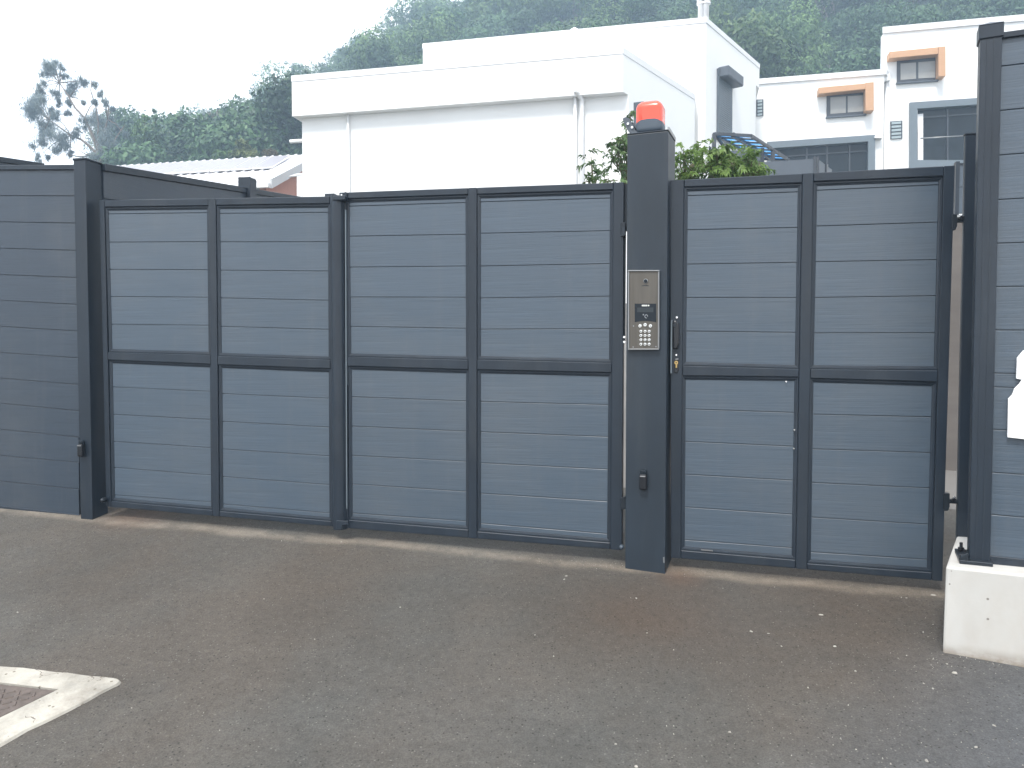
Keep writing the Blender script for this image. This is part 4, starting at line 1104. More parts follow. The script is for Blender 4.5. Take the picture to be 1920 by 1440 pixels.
    p = TP.at(1077, 60, -.4); b = MB(); q = Vector((p.x, p.y, ztt - .02)); b.tube([q, q + ZUP * .16], .07, 12); b.obj('roof_vent', M['pipe'], t, smooth=True)
    b = MB(); b.tube([q + ZUP * .14, q + ZUP * .19, q + ZUP * .24], [.13, .11, .03], 12); b.obj('vent_cowl', M['pipe'], t, smooth=True)
    drop('downpipe', TP, 1312.5, 62, 0, .04, t, .06, z_end=2.5)
    return TS, E, sdir
TS, E_, SDIR = white_building()

# ------------------------------------------------------------------ right-hand building with orange window surrounds
B2 = vp_plane(-5200, 1540, 26.0)
def window(pl, r, fr, panes, header, leg, wf=0.0):
    """photo quads: frame outline, panes, orange header and leg"""
    w_ = pxprism('window', pl, fr, -.05, .04, M['winframe'], r)
    for p in panes: pxprism('pane', pl, p, .04, .05, M['curtain'], w_)
    pxprism('window_surround', pl, header, .0, .36, M['orange'], r, bevel=.01)
    pxprism('window_surround', pl, leg, .0, .36, M['orange'], r, bevel=.01)
    x0, y0 = fr[3]; x1, y1 = fr[2]
    pxprism('sill', pl, [(x0 - 1, y0), (x1 + 1, y1), (x1 + 1, y1 + 2.5), (x0 - 1, y0 + 2.5)], .0, .10, M['darkpanel'], r)
def louvre(pl, r, q, n):
    f = pxprism('louvre_window', pl, q, -.02, .03, M['winframe'], r)
    (x0, y0), (x1, y1), (x2, y2), (x3, y3) = q
    for i in range(n):
        u0 = (i + .22) / n; u1 = (i + .85) / n
        pxprism('louvre_blade', pl, [(x0 + 2.3, lerp(y0, y3, u0)), (x1 - 2.3, lerp(y1, y2, u0)), (x1 - 2.3, lerp(y1, y2, u1)), (x0 + 2.3, lerp(y0, y3, u1))], .03, .06, M['louvre'], f)
def opening(pl, r, fw, outer, inner, mull, panes_y, w0=.0):
    """grey surround built from four bars round a dark recessed glazed opening; quads tl,tr,br,bl"""
    o = outer; i = inner
    s = empty_part('glazed_opening', pl.at(*i[3]), r)
    pxprism('surround_bar', pl, [o[0], o[1], i[1], i[0]], -.3, fw, M['openframe'], s)
    pxprism('surround_bar', pl, [o[0], i[0], i[3], o[3]], -.3, fw, M['openframe'], s)
    pxprism('surround_bar', pl, [i[1], o[1], o[2], i[2]], -.3, fw, M['openframe'], s)
    n = len(mull) + 1
    xs0 = [i[0][0]] + mull + [i[1][0]]
    def yt(x): return lerp(i[0][1], i[1][1], (x - i[0][0]) / (i[1][0] - i[0][0]))
    def yb(x): return lerp(i[3][1], i[2][1], (x - i[0][0]) / (i[1][0] - i[0][0]))
    for k in range(n):
        a, b = xs0[k], xs0[k + 1]
        pxprism('pane', pl, [(a, yt(a)), (b, yt(b)), (b, yb(b)), (a, yb(a))], -.16, -.12 + .004 * (k % 2), M['glass'], s)
    for x in mull:
        pxprism('mullion', pl, [(x - 1.5, yt(x)), (x + 1.5, yt(x)), (x + 1.5, yb(x)), (x - 1.5, yb(x))], -.12, -.06, M['winframe'], s)
    x0, x1 = i[0][0], i[1][0]
    pxprism('transom', pl, [(x0, yt(x0) + panes_y), (x1, yt(x1) + panes_y), (x1, yt(x1) + panes_y + 2.5), (x0, yt(x0) + panes_y + 2.5)], -.118, -.07, M['winframe'], s)
    return s
def empty_part(name, loc, parent):
    o = bpy.data.objects.new(name, None); COL.objects.link(o); o.parent = parent; o.location = Vector(loc) - wloc(parent); o.empty_display_size = .1
    return o
def right_building():
    b = B2.at(1540, 400)
    low = empty('white_building', (b.x, b.y, height(b.x, b.y)), 'lower white building part with one orange-trimmed window, right of the tall block', 'building')
    zt = B2.pt(1540, 139.5)[1]
    aL, aR = B2.pt(1395, 200)[0], B2.pt(1657, 200)[0]
    # wall pieces round the garage opening
    gx0, gx1, gy = 1450, 1628, 268
    zo = B2.pt(1540, 271)[1]
    g0, g1 = B2.pt(1450, 290)[0], B2.pt(1628, 290)[0]
    prism('wall', B2, [(aL, 2), (g0, 2), (g0, zo), (g1, zo), (g1, 2), (aR, 2), (aR, zt - .18), (aL, zt - .18)], -.3, 0, M['white'], low)
    bk = lambda p, d: p + SDIR * d
    footprint_prism('body', [B2.P(aL, 0, -.302), B2.P(aR, 0, -.302), bk(B2.P(aR, 0, -.302), 6), bk(B2.P(aL, 0, -.302), 6)], 2, zt - .19, M['white'], low)
    footprint_prism('coping', [B2.P(aL, 0, .06), B2.P(aR + .05, 0, .06), bk(B2.P(aR + .05, 0, 0), 6), bk(B2.P(aL, 0, 0), 6)], zt - .178, zt, M['whitetrim'], low, bevel=.005)
    window(B2, low, [(1550, 174.5), (1623.5, 168.5), (1623.5, 213.5), (1550, 218.5)],
           [[(1557, 182.5), (1586, 180.5), (1586, 211.5), (1557, 213.5)], [(1589.5, 180.3), (1619, 178.3), (1619, 208.5), (1589.5, 211)]],
           [(1535, 164), (1623, 156), (1623, 167), (1535, 176)], [(1622.5, 155), (1638.5, 153.5), (1638.5, 207), (1623, 208)])
    louvre(B2, low, [(1418, 187), (1431.5, 186), (1431.5, 217), (1418, 218)], 5)
    opening(B2, low, .12, [(1438.5, 266), (1641, 252.5), (1641, 330), (1438.5, 340)], [(1450, 277.5), (1628, 265), (1628, 330), (1450, 340)], [1513, 1551, 1593], 16)
    s = pxprism('lintel_ledge', B2, [(1640, 255), (1655, 255), (1655, 258.5), (1640, 258.5)], 0, .2, M['whitetrim'], low)
    # taller part
    BT = Plane(B2.o - B2.N * .45, (B2.U.x, B2.U.y))
    q = BT.at(1750, 400)
    hi = empty('white_building', (q.x, q.y, height(q.x, q.y)), 'tall white building part at the right with orange-trimmed upper window above a dark glazed opening', 'building')
    zt = BT.pt(1748, 43.5)[1]
    aL, aR = BT.pt(1655, 100)[0], BT.pt(2250, 100)[0]
    g0, g1 = BT.pt(1720, 250)[0], BT.pt(1900, 250)[0]; zo = BT.pt(1780, 199)[1]; zs = BT.pt(1780, 300)[1]
    prism('wall', BT, [(aL, 2), (g0, 2), (g0, zo), (g1, zo), (g1, 2), (aR, 2), (aR, zt - .2), (aL, zt - .2)], -.3, 0, M['white'], hi)
    footprint_prism('body', [BT.P(aL, 0, -.302), BT.P(aR, 0, -.302), bk(BT.P(aR, 0, -.302), 6), bk(BT.P(aL, 0, -.302), 6)], 2, zt - .21, M['white'], hi)
    footprint_prism('coping', [BT.P(aL - .03, 0, .06), BT.P(aR, 0, .06), bk(BT.P(aR, 0, 0), 6), bk(BT.P(aL - .03, 0, 0), 6)], zt - .198, zt, M['whitetrim'], hi, bevel=.005)
    window(BT, hi, [(1682, 109), (1759, 102), (1759, 149), (1682, 154.5)],
           [[(1688.5, 119), (1717.5, 117), (1717.5, 147.5), (1688.5, 150)], [(1722, 116.5), (1753.5, 114), (1753.5, 145.5), (1722, 147)]],
           [(1667.5, 97), (1759, 88), (1759, 101), (1667.5, 109.5)], [(1759.5, 87.5), (1773, 86.5), (1773, 142.5), (1760, 143.5)])
    louvre(BT, hi, [(1669.5, 227.5), (1692, 226), (1692, 259.5), (1669.5, 261)], 5)
    s = opening(BT, .12, hi, None, None, None, None) if False else opening(BT, hi, .12, [(1706, 192), (1912, 178), (1912, 330), (1706, 330)], [(1720, 203.5), (1900, 191), (1900, 300), (1720, 300)], [1777, 1838], 16)
    pxprism('sill_band', BT, [(1706, 300), (1912, 300), (1912, 330), (1706, 330)], -.3, .13, M['openframe'], s)
    pxprism('white_jamb', BT, [(1721, 214), (1731, 213), (1731, 300), (1721, 300)], -.11, -.02, M['whitetrim'], s)
    # thin handrail in front of the opening
    rl = empty_part('railing', BT.at(1812, 300, .4), hi)
    b_ = MB(); b_.tube([BT.at(1726, 259.5, .4), BT.at(1812, 254.5, .4)], .022, 8); b_.obj('handrail', M['rim'], rl, smooth=True)
    b_ = MB(); p = BT.at(1812, 254.5, .4); b_.tube([p, p - ZUP * 2.0], .022, 8); b_.obj('rail_post', M['rim'], rl, smooth=True)
    # hopper head and downpipe at the step between the two parts
    pxprism('hopper_head', BT, [(1657, 139), (1669.5, 138), (1669.5, 150.5), (1657, 151.5)], .0, .3, M['pipe'], hi, bevel=.01)
    drop('downpipe', BT, 1663.5, 150, 0, .07, hi, .12, z_end=3)
right_building()

# glazed canopy between the buildings
def canopy():
    Z = 6.5
    def lvl(px, py):
        r_ = ray(px, py); return CAM + r_ * ((Z - CAM.z) / r_.z)
    A, B_, C_ = lvl(1339, 251), lvl(1408, 254.5), lvl(1479, 300)
    ex = (B_ - A); ey = (C_ - B_)
    r = empty('glazed_canopy', (A.x, A.y, height(A.x, A.y)), 'dark framed canopy roof with bright blue glazing strips between the white buildings', 'canopy')
    for P_, Q_ in ((A, B_), (B_, C_), (A, A + ey), (A + ey, C_)):
        b = MB(); b.bar(P_, Q_, .03, .03); b.obj('frame_beam', M['winframe'], r)
    n = 7
    for i in range(n):
        if i:
            b = MB(); b.bar(A + ey * (i / n), B_ + ey * (i / n), .02, .014); b.obj('rafter', M['winframe'], r)
        for j in range(2):
            u0, u1 = (j + .05) / 2, (j + .95) / 2; v0, v1 = (i + .14) / n, (i + .86) / n
            q = [A + ex * u + ey * v + ZUP * .02 for u, v in ((u0, v0), (u1, v0), (u1, v1), (u0, v1))]
            b = MB(); b.hexa([p + ZUP * .012 for p in q] + q); b.obj('glazing_pane', M['blue'], r)
    b = MB(); b.bar(A + ex * .5, A + ex * .5 + ey, .035, .05); b.obj('frame_beam', M['winframe'], r)
    for P_ in (A, B_ + ey * .55, C_):
        b = MB(); q = P_.copy(); q.z = 2.5; b.bar(P_, q, .04); b.obj('canopy_post', M['winframe'], r)
    b = MB(); b.bar(A - ZUP * .5, A - ZUP * .42 + ey * .5, .035, .05); b.obj('brace_beam', M['winframe'], r)
    b = MB(); b.bar(A - ZUP * .0 + ey * .03, A + ey * .5 - ZUP * .55 + ex * .1, .02, .03); b.obj('brace_beam', M['winframe'], r)
canopy()
def screens():
    S = vp_plane(-5000, 1400, 12.5)
    r = empty('screen_panel', S.at(1400, 420), 'dark grey screen wall rising behind the leafy shrubs', 'screen')
    pxprism('screen_board', S, [(1361, 283), (1426, 279), (1426, 500), (1361, 500)], -.05, .0, M['darkpanel'], r)
    pxprism('screen_post', S, [(1426, 277), (1433, 277), (1433, 500), (1426, 500)], -.06, .03, M['frame'], r)
    pxprism('screen_post', S, [(1329, 273), (1334, 276), (1334, 500), (1329, 500)], -.06, .03, M['frame'], r)
    S2 = vp_plane(-5000, 1480, 14.5)
    r = empty('screen_panel', S2.at(1480, 420), 'lower dark grey screen panel in front of the wide dark opening', 'screen')
    pxprism('screen_board', S2, [(1433, 304), (1527, 297.5), (1527, 480), (1433, 480)], -.05, 0, M['darkpanel'], r)
    for x in (1526.5, 1532.5): pxprism('screen_post', S2, [(x, 293), (x + 3.5, 293), (x + 3.5, 480), (x, 480)], -.05, .03, M['winframe'], r)
    p0 = S2.at(1536, 298); p1 = along(1562, 320, 17)
    S3 = Plane(p0, (p1.x - p0.x, p1.y - p0.y)); r2 = empty('screen_panel', (p0.x, p0.y, 2.5), 'receding dark screen panel ending beside a slim post below the opening', 'screen')
    pxprism('screen_board', S3, [(1536, 300), (1560, 318), (1560, 450), (1536, 450)], -.03, 0, M['darkpanel'], r2)
    pxprism('screen_post', S3, [(1550, 308), (1553, 308), (1553, 450), (1550, 450)], -.04, .03, M['winframe'], r2)
screens()

# ------------------------------------------------------------------ house with solar panels at the far left
def solar_house():
    H1 = vp_plane(-5500, 506, 22.0)
    eR = H1.at(507, 341.5)                              # right end of the eave
    eL = H1.P(H1.pt(150, 352)[0], eR.z)
    rr = ray(567, 290); 
    # ridge: level line 8 m behind the eave plane
    RP = Plane(H1.o - H1.N * 7.5, (H1.U.x, H1.U.y))
    zr = RP.pt(567, 290)[1]
    nrm = None
    s = zr - eR.z
    def on_roof(px, py):
        # roof plane through the eave rising to the ridge
        e1 = H1.U; e2 = (-H1.N * 7.5 + ZUP * s).normalized(); n = e1.cross(e2)
        r_ = ray(px, py); t = (eR - CAM).dot(n) / r_.dot(n); return CAM + r_ * t
    n = H1.U.cross((-H1.N * 7.5 + ZUP * s).normalized()).normalized()
    if n.z < 0: n = -n
    root = empty('solar_house', (eR.x, eR.y, height(eR.x, eR.y)), 'low house with white ribbed roof, solar panels and a terracotta gable, beyond the left fence', 'house')
    vR = on_roof(575, 305)                              # point on the right verge
    vdir = (vR - eR).normalized(); k = (zr - eR.z) / vdir.z
    ridR = eR + vdir * k; ridL = ridR - H1.U * 14; eLL = eR - H1.U * 14
    b = MB(); q = [eLL, eR, ridR, ridL]; b.hexa(q + [p - n * .10 for p in q]); b.obj('roof', M['roof'], root)
    # standing ribs below the solar array
    up = (ridR - eR); L = (eR - eLL).length
    for i in range(38):
        p = eR - H1.U * (.15 + i * .33)
        b = MB(); b.bar(p + n * .02, p + up + n * .02, .025, .02); b.obj('roof_rib', M['roof'], root)
    b = MB(); b.bar(eLL - ZUP * .10 + H1.N * .06, eR - ZUP * .10 + H1.N * .06, .06, .06); b.obj('gutter', M['pipe'], root)
    b = MB(); b.bar(eR - n * .06 + ZUP * .02, ridR - n * .06 + ZUP * .02, .03, .13); b.obj('barge_board', M['whitetrim'], root)
    # solar array
    TL, TR, BR, BL = [on_roof(*p) + n * .10 for p in ((237, 312), (547, 296), (512, 319), (327, 326.5))]
    BL = BR - H1.U * ((TR - TL).length)
    TL = TR - H1.U * ((TR - TL).length)
    cols = 10
    for i in range(cols):
        u0, u1 = (i + .02) / cols, (i + .98) / cols
        q = [TL.lerp(TR, u0), TL.lerp(TR, u1), BL.lerp(BR, u1), BL.lerp(BR, u0)]
        b = MB(); b.hexa([p + n * .0 for p in q] + [p - n * .04 for p in q]); sp_ = b.obj('solar_panel', M['solarframe'], root)
        c = sum(q, Vector()) / 4
        q2 = [c + (p - c) * .95 for p in q]
        b = MB(); b.hexa([p + n * .006 for p in q2] + [p + n * .001 for p in q2]); b.obj('cells', M['solar'], sp_)
    # gable wall and body
    ins = .35
    a = eR - H1.U * .25 - ZUP * .14 + vdir * .4; c = ridR - H1.U * .25 - ZUP * .14
    for_w = [Vector((a.x, a.y, 2.5)), a, c, Vector((c.x, c.y, 2.5))]
    b = MB(); o_ = Vector((-.2, .05, 0)); b.hexa(for_w + [p + o_ for p in for_w]); b.obj('gable_wall', M['terra'], root)
    b = MB(); q0 = a - H1.U * 12
    b.hexa([Vector((q0.x, q0.y, 2.5)), Vector((a.x - .3, a.y, 2.5)), Vector((a.x - .3, a.y, a.z - .05)), Vector((q0.x, q0.y, a.z - .05))] + [Vector((p.x - 1, p.y + 6, zz)) for p, zz in ((q0, 2.5), (a, 2.5), (a, a.z - .05), (q0, a.z - .05))])
    b.obj('wall', M['white'], root)
    GP_ = Plane(a + Vector((.05, 0, 0)), ((c - a).x, (c - a).y))
    if GP_.N.dot(-a) < 0: sgn = -1
    else: sgn = 1
    # white corner column by the gable
    p = along(560, 345, 21.5)
    cpl = Plane((p.x, p.y), (H1.U.x, H1.U.y))
    cc = pxprism('corner_column', cpl, [(556.5, 326), (567, 324), (567, 420), (556.5, 420)], -.1, 0, M['whitetrim'], root)
    pxprism('beam', cpl, [(540, 331), (556, 325), (567, 324), (567, 327), (553, 330)], -.1, .01, M['whitetrim'], root)
solar_house()

# ------------------------------------------------------------------ trees
def leaves_mesh(name, blobs, per, size, m, seed, elong=1.0, droop=0.0, nscat=.55, shell=.55, soft=False):
    """many small leaf-sized quads spread through ellipsoid blobs; 'tint' attribute gives light and dark clumps"""
    rg = np.random.RandomState(seed)
    V = []; tint = []
    for (c, r, k) in blobs:
        n = int(per * k)
        d = rg.normal(size=(n, 3)); d /= np.linalg.norm(d, axis=1)[:, None]
        rad = rg.uniform(shell, 1.0, n) ** .8
        if soft: rad = np.abs(rg.normal(scale=.85, size=n)) + .04
        rad *= 1 + .22 * np.sin(d[:, 0] * 7 + seed) * np.cos(d[:, 1] * 6 + c[0]) + .12 * np.sin(d[:, 2] * 13 + c[1])
        p = np.array(c) + d * rad[:, None] * np.array(r)
        nr = d + rg.normal(scale=nscat, size=(n, 3)); nr /= np.linalg.norm(nr, axis=1)[:, None]
        t = rg.normal(size=(n, 3)); t[:, 2] -= droop
        t -= (t * nr).sum(1)[:, None] * nr; t /= np.linalg.norm(t, axis=1)[:, None]
        bi = np.cross(nr, t)
        s = rg.uniform(.6, 1.25, n)[:, None] * size
        a = t * s * elong; b = bi * s / elong ** .5
        V.append(np.stack([p - a * .9, p + b * .55 - a * .1, p + a, p - b * .55 - a * .1], 1).reshape(-1, 3))
        cl = rg.uniform(-.22, .22)
        tt = np.clip(.45 + cl + .3 * np.sin(p[:, 0] * 2.1 + seed) * np.sin(p[:, 1] * 1.7) + rg.normal(scale=.16, size=n), 0, 1)
        tint.append(np.repeat(tt, 4))
    V = np.concatenate(V); tint = np.concatenate(tint); nq = len(V) // 4
    me = bpy.data.meshes.new(name)
    me.vertices.add(len(V)); me.vertices.foreach_set('co', V.astype(np.float32).ravel())
    me.loops.add(nq * 4); me.loops.foreach_set('vertex_index', np.arange(nq * 4, dtype=np.int32))
    me.polygons.add(nq); me.polygons.foreach_set('loop_start', np.arange(0, nq * 4, 4, dtype=np.int32)); me.polygons.foreach_set('loop_total', np.full(nq, 4, dtype=np.int32))
    me.update()
    at = me.attributes.new('tint', 'FLOAT', 'POINT'); at.data.foreach_set('value', tint.astype(np.float32))
    me.materials.append(m); me.validate()
    return me
def mesh_obj(name, me, parent, loc=(0, 0, 0)):
    o = bpy.data.objects.new(name, me); COL.objects.link(o); o.parent = parent; o.location = loc; return o

def crown_blobs(rg, R, Hc, n):
    out = [((0, 0, Hc), (R * .72, R * .72, R * .62), 1.2)]
    for i in range(n):
        th = rg.uniform(0, 6.283); u = rg.uniform(-.5, .95); rr = R * .68 * math.sqrt(max(0, 1 - (u * .8) ** 2))
        s = R * rg.uniform(.26, .46)
        out.append(((math.cos(th) * rr, math.sin(th) * rr, Hc + u * R * .68), (s, s, s * rg.uniform(.65, .95)), .42))
    return out
def proto_tree(seed, m, R=4.2):
    rg = random.Random(seed)
    bl = crown_blobs(rg, R, R * 1.12, 15)
    cr = leaves_mesh('crown', bl, 2900, .125, m, seed, 1.25, nscat=.42, shell=.68)
    b = MB(); b.tube([(0, 0, -2.5), (.1, 0, 0), (.2, .1, R * .7), (.1, .2, R * 1.3)], [.32, .26, .2, .08], 7)
    for i in range(5):
        th = rg.uniform(0, 6.28); b.tube([(.15, .1, R * .5), (math.cos(th) * R * .35, math.sin(th) * R * .35, R * .95), (math.cos(th) * R * .6, math.sin(th) * R * .6, R * rg.uniform(1, 1.5))], [.12, .08, .03], 5)
    tm = bpy.data.meshes.new('trunk'); tm.from_pydata([tuple(v) for v in b.v], [], b.f); tm.materials.append(M['bark'])
    return cr, tm
def hill_trees():
    kinds = [('leaf_hill', 'round mid-green tree in the woods on the hillside'), ('leaf_hill', 'round mid-green tree in the woods on the hillside'), ('leaf_hill_dark', 'dark green tree in the woods on the hillside'), ('leaf_hill_dark', 'dark green tree in the woods on the hillside'), ('leaf_hill_warm', 'yellow-green tree in the woods on the hillside'), ('leaf_hill_rust', 'rusty brown-leaved tree in the woods on the hillside')]
    P_ = [proto_tree(30 + i, M[k[0]]) for i, k in enumerate(kinds)]
    rg = random.Random(3)
    n = 0
    rows = []
    y = 47.0
    while y < 116:
        step = 6.6 + (y - 47) * .03
        x0, x1 = -.56 * y, .74 * y
        x = x0 + rg.uniform(0, step)
        while x < x1:
            rows.append((x + rg.uniform(-1.5, 1.5), y + rg.uniform(-1.6, 1.6))); x += step * rg.uniform(.85, 1.15)
        y += step * .92
    for (x, y) in rows:
        X = x / y; px = 960 + F_PX * X
        if px < 246: continue
        z = height(x, y)
        el = (z + 6.5 - 1.5) / y; py = 667 - F_PX * el
        # skip trees whose whole crown is behind the buildings or far above the frame
        if py < -240: continue
        if 640 < px < 1330 and py > 330 : continue
        if 1490 < px and py > 330: continue
        s = rg.uniform(.85, 1.35)
        w_ = [.30, .22, .20, .14, .11, .03]
        if 300 < px < 700 and y < 75: w_ = [.24, .2, .2, .12, .12, .12]
        if px > 1300: w_ = [.36, .28, .14, .1, .12, .0]
        k = rg.choices(range(6), w_)[0]
        where = ('above the solar roof' if px < 560 else 'left of the tall block' if px < 800 else 'above the tall white block' if px < 1330
                 else 'above the lower right building' if px < 1650 else 'above the tall right building')
        kind_ = ['round mid-green tree', 'full mid-green tree', 'dark green tree', 'dense dark green tree', 'yellow-green tree', 'brownish tree'][k]
        t = empty('tree', (x, y, z), kind_ + ' on the hill ' + where, 'tree', 'trees in the woods on the hillside')
        t.scale = (s * rg.uniform(.9, 1.1), s * rg.uniform(.9, 1.1), s * rg.uniform(.9, 1.2)); t.rotation_euler = (0, 0, rg.uniform(0, 6.28))
        mesh_obj('crown', P_[k][0], t); mesh_obj('trunk', P_[k][1], t)
        n += 1
    print('hill trees', n)
hill_trees()

def eucalyptus():
    D = 45.0
    cl = [(480, 170, 90), (400, 260, 80), (360, 380, 62), (275, 500, 66), (230, 640, 105), (215, 770, 98), (320, 600, 70), (490, 510, 52), (560, 640, 48), (450, 740, 55), (520, 830, 55), (300, 910, 55), (400, 950, 95), (560, 1100, 115), (330, 1130, 90), (640, 1180, 75), (285, 1330, 44), (710, 420, 66), (680, 500, 52), (900, 385, 50), (1000, 400, 44), (690, 640, 40), (660, 780, 34), (890, 870, 66), (790, 980, 70), (760, 1050, 34), (1080, 860, 85), (1120, 1000, 130), (1150, 1130, 105), (1200, 1250, 90), (1020, 620, 38), (1150, 640, 42), (1240, 730, 34), (1220, 850, 40), (1330, 960, 34), (1390, 1040, 34), (1340, 1200, 42), (870, 640, 34), (580, 180, 48), (620, 290, 40), (1090, 520, 26), (500, 1240, 50), (420, 1330, 30), (1040, 1330, 60), (700, 1290, 30)]
    rg = random.Random(9); bl = []; ctr = []
    base = along(192, 310, D); zg = height(base.x, base.y)
    root = empty('eucalyptus_tree', (base.x, base.y, zg), 'tall sparse tree with drooping grey-green foliage rising beyond the left fence', 'tree')
    O_ = Vector((base.x, base.y, zg))
    for x, y, r in cl:
        px, py = 30 + x / 6.857, 100 + y / 6.857
        d = D + rg.uniform(-1.3, 1.3); p = along(px, py, d) - O_
        rr = r / 6.857 / F_PX * D * 1.12
        ctr.append((p, rr))
        for k in range(4):
            f_ = rg.uniform(.45, .8); q = p + Vector((rg.gauss(0, .5), rg.gauss(0, .5), rg.gauss(-.15, .5))) * rr * (0 if k == 0 else .95)
            bl.append((tuple(q), (rr * f_, rr * f_, rr * f_ * rg.uniform(.8, 1.6)), max(.12, (rr * f_ / .45) ** 1.8)))
    me = leaves_mesh('foliage', bl, 640, .05, M['leaf_euc'], 4, 2.6, 2.2, soft=True)
    mesh_obj('crown', me, root)
    b = MB()
    base_top = along(186, 290, D) - O_
    b.tube([(0, 0, -1), (.05, 0, base_top.z * .5), tuple(base_top)], [.34, .28, .2], 9)
    fork = base_top
    def limb(pts, r0):
        P = [fork] + [along(30 + x / 6.857, 100 + y / 6.857, D + dd) - O_ for x, y, dd in pts]
        n = len(P); b.tube(P, [lerp(r0, .015, i / (n - 1)) for i in range(n)], 6)
    limb([(1040, 1290, 0), (930, 1180, .1), (840, 1110, .2), (700, 1050, .3), (560, 950, .4), (430, 860, .4), (280, 720, .5)], .11)
    limb([(1060, 1250, 0), (1010, 1120, -.1), (950, 980, -.2), (880, 830, -.3), (760, 700, -.3), (680, 560, -.2), (560, 380, 0), (490, 200, .1)], .12)
    limb([(1110, 1200, 0), (1140, 1000, .2), (1180, 850, .3), (1190, 700, .3), (1150, 560, .2)], .10)
    limb([(1200, 1250, .2), (1290, 1080, .3), (1380, 950, .4), (1400, 920, .4)], .06)
    limb([(1050, 1150, .3), (1060, 900, .5), (1030, 700, .5), (960, 480, .4), (980, 310, .4)], .07)
    limb([(900, 1300, -.2), (800, 1240, -.3)], .05); limb([(820, 1330, -.2), (700, 1310, -.3), (640, 1300, -.3)], .05)
    # twigs to the outer clumps
    for p, rr in ctr:
        q = min(((v - p).length, v) for v in [along(30 + x / 6.857, 100 + y / 6.857, D) - O_ for x, y in ((430, 860), (700, 1050), (880, 830), (680, 560), (1180, 850), (1060, 900), (560, 380), (1060, 1250))])[1] if True else None
        mid = (p + q) / 2 + Vector((0, 0, .15)); b.tube([q, mid, p], [.03, .022, .008], 4)
    tm = build('trunk', [v + O_ for v in b.v], b.f, M['bark'], root)
eucalyptus()
def sprig_trees():
    for (pts, px0, lab) in (([(262, 236, 11), (272, 222, 8), (258, 250, 12), (275, 245, 10), (268, 262, 14)], 266, 'thin wispy tree poking up at the left foot of the wooded hill'),
                            ([(289, 208, 5), (292, 220, 6), (290, 234, 7), (293, 246, 9), (290, 262, 12)], 291, 'slender upright sapling just left of the first round hill crowns')):
        D = 44.0
        base = along(px0, 300, D); zg = height(base.x, base.y); O_ = Vector((base.x, base.y, zg))
        root = empty('young_tree', O_, lab, 'tree')
        bl = []
        for x, y, r in pts:
            p = along(x, y, D + random.uniform(-.3, .3)) - O_; rr = r / F_PX * D; bl.append((tuple(p), (rr, rr, rr), max(.2, (rr / .4) ** 2)))
        mesh_obj('crown', leaves_mesh('crown', bl, 200, .09, M['leaf_hill'], int(px0), 1.7, 1.0, shell=.1), root)
        b = MB(); top = along(pts[1][0], pts[1][1], D) - O_; b.tube([(0, 0, -.5), (0, 0, top.z * .6), tuple(top)], [.1, .07, .015], 6)
        build('trunk', [v + O_ for v in b.v], b.f, M['bark'], root)
sprig_trees()
def near_greens():
    # brighter low tree just above the solar roof
    for (px, py, r, D, k, lab) in ((462, 290, 30, 40, 'leaf_hill_warm', 'bright green bushy tree just above the solar roof'), (505, 296, 16, 39, 'leaf_hill_rust', 'small pinkish-brown bush beside the bright tree above the solar roof'), (420, 300, 20, 41, 'leaf_hill', 'small green bush left of the bright tree above the solar roof')):
        c = along(px, py, D); zg = height(c.x, c.y); O_ = Vector((c.x, c.y, zg)); R = r / F_PX * D
        root = empty('bushy_tree', O_, lab, 'tree')
        rg = random.Random(px)
        bl = [((x, y, z + (c.z - zg) - R * 1.1), rr, kk) for ((x, y, z), rr, kk) in crown_blobs(rg, R, R * 1.1, 10)]
        mesh_obj('crown', leaves_mesh('crown', bl, 420, .10, M[k], px, 1.4, .3), root)
        b = MB(); b.tube([(0, 0, -.3), (0, 0, c.z - zg)], [.12, .04], 6); build('trunk', [v + O_ for v in b.v], b.f, M['bark'], root)
near_greens()

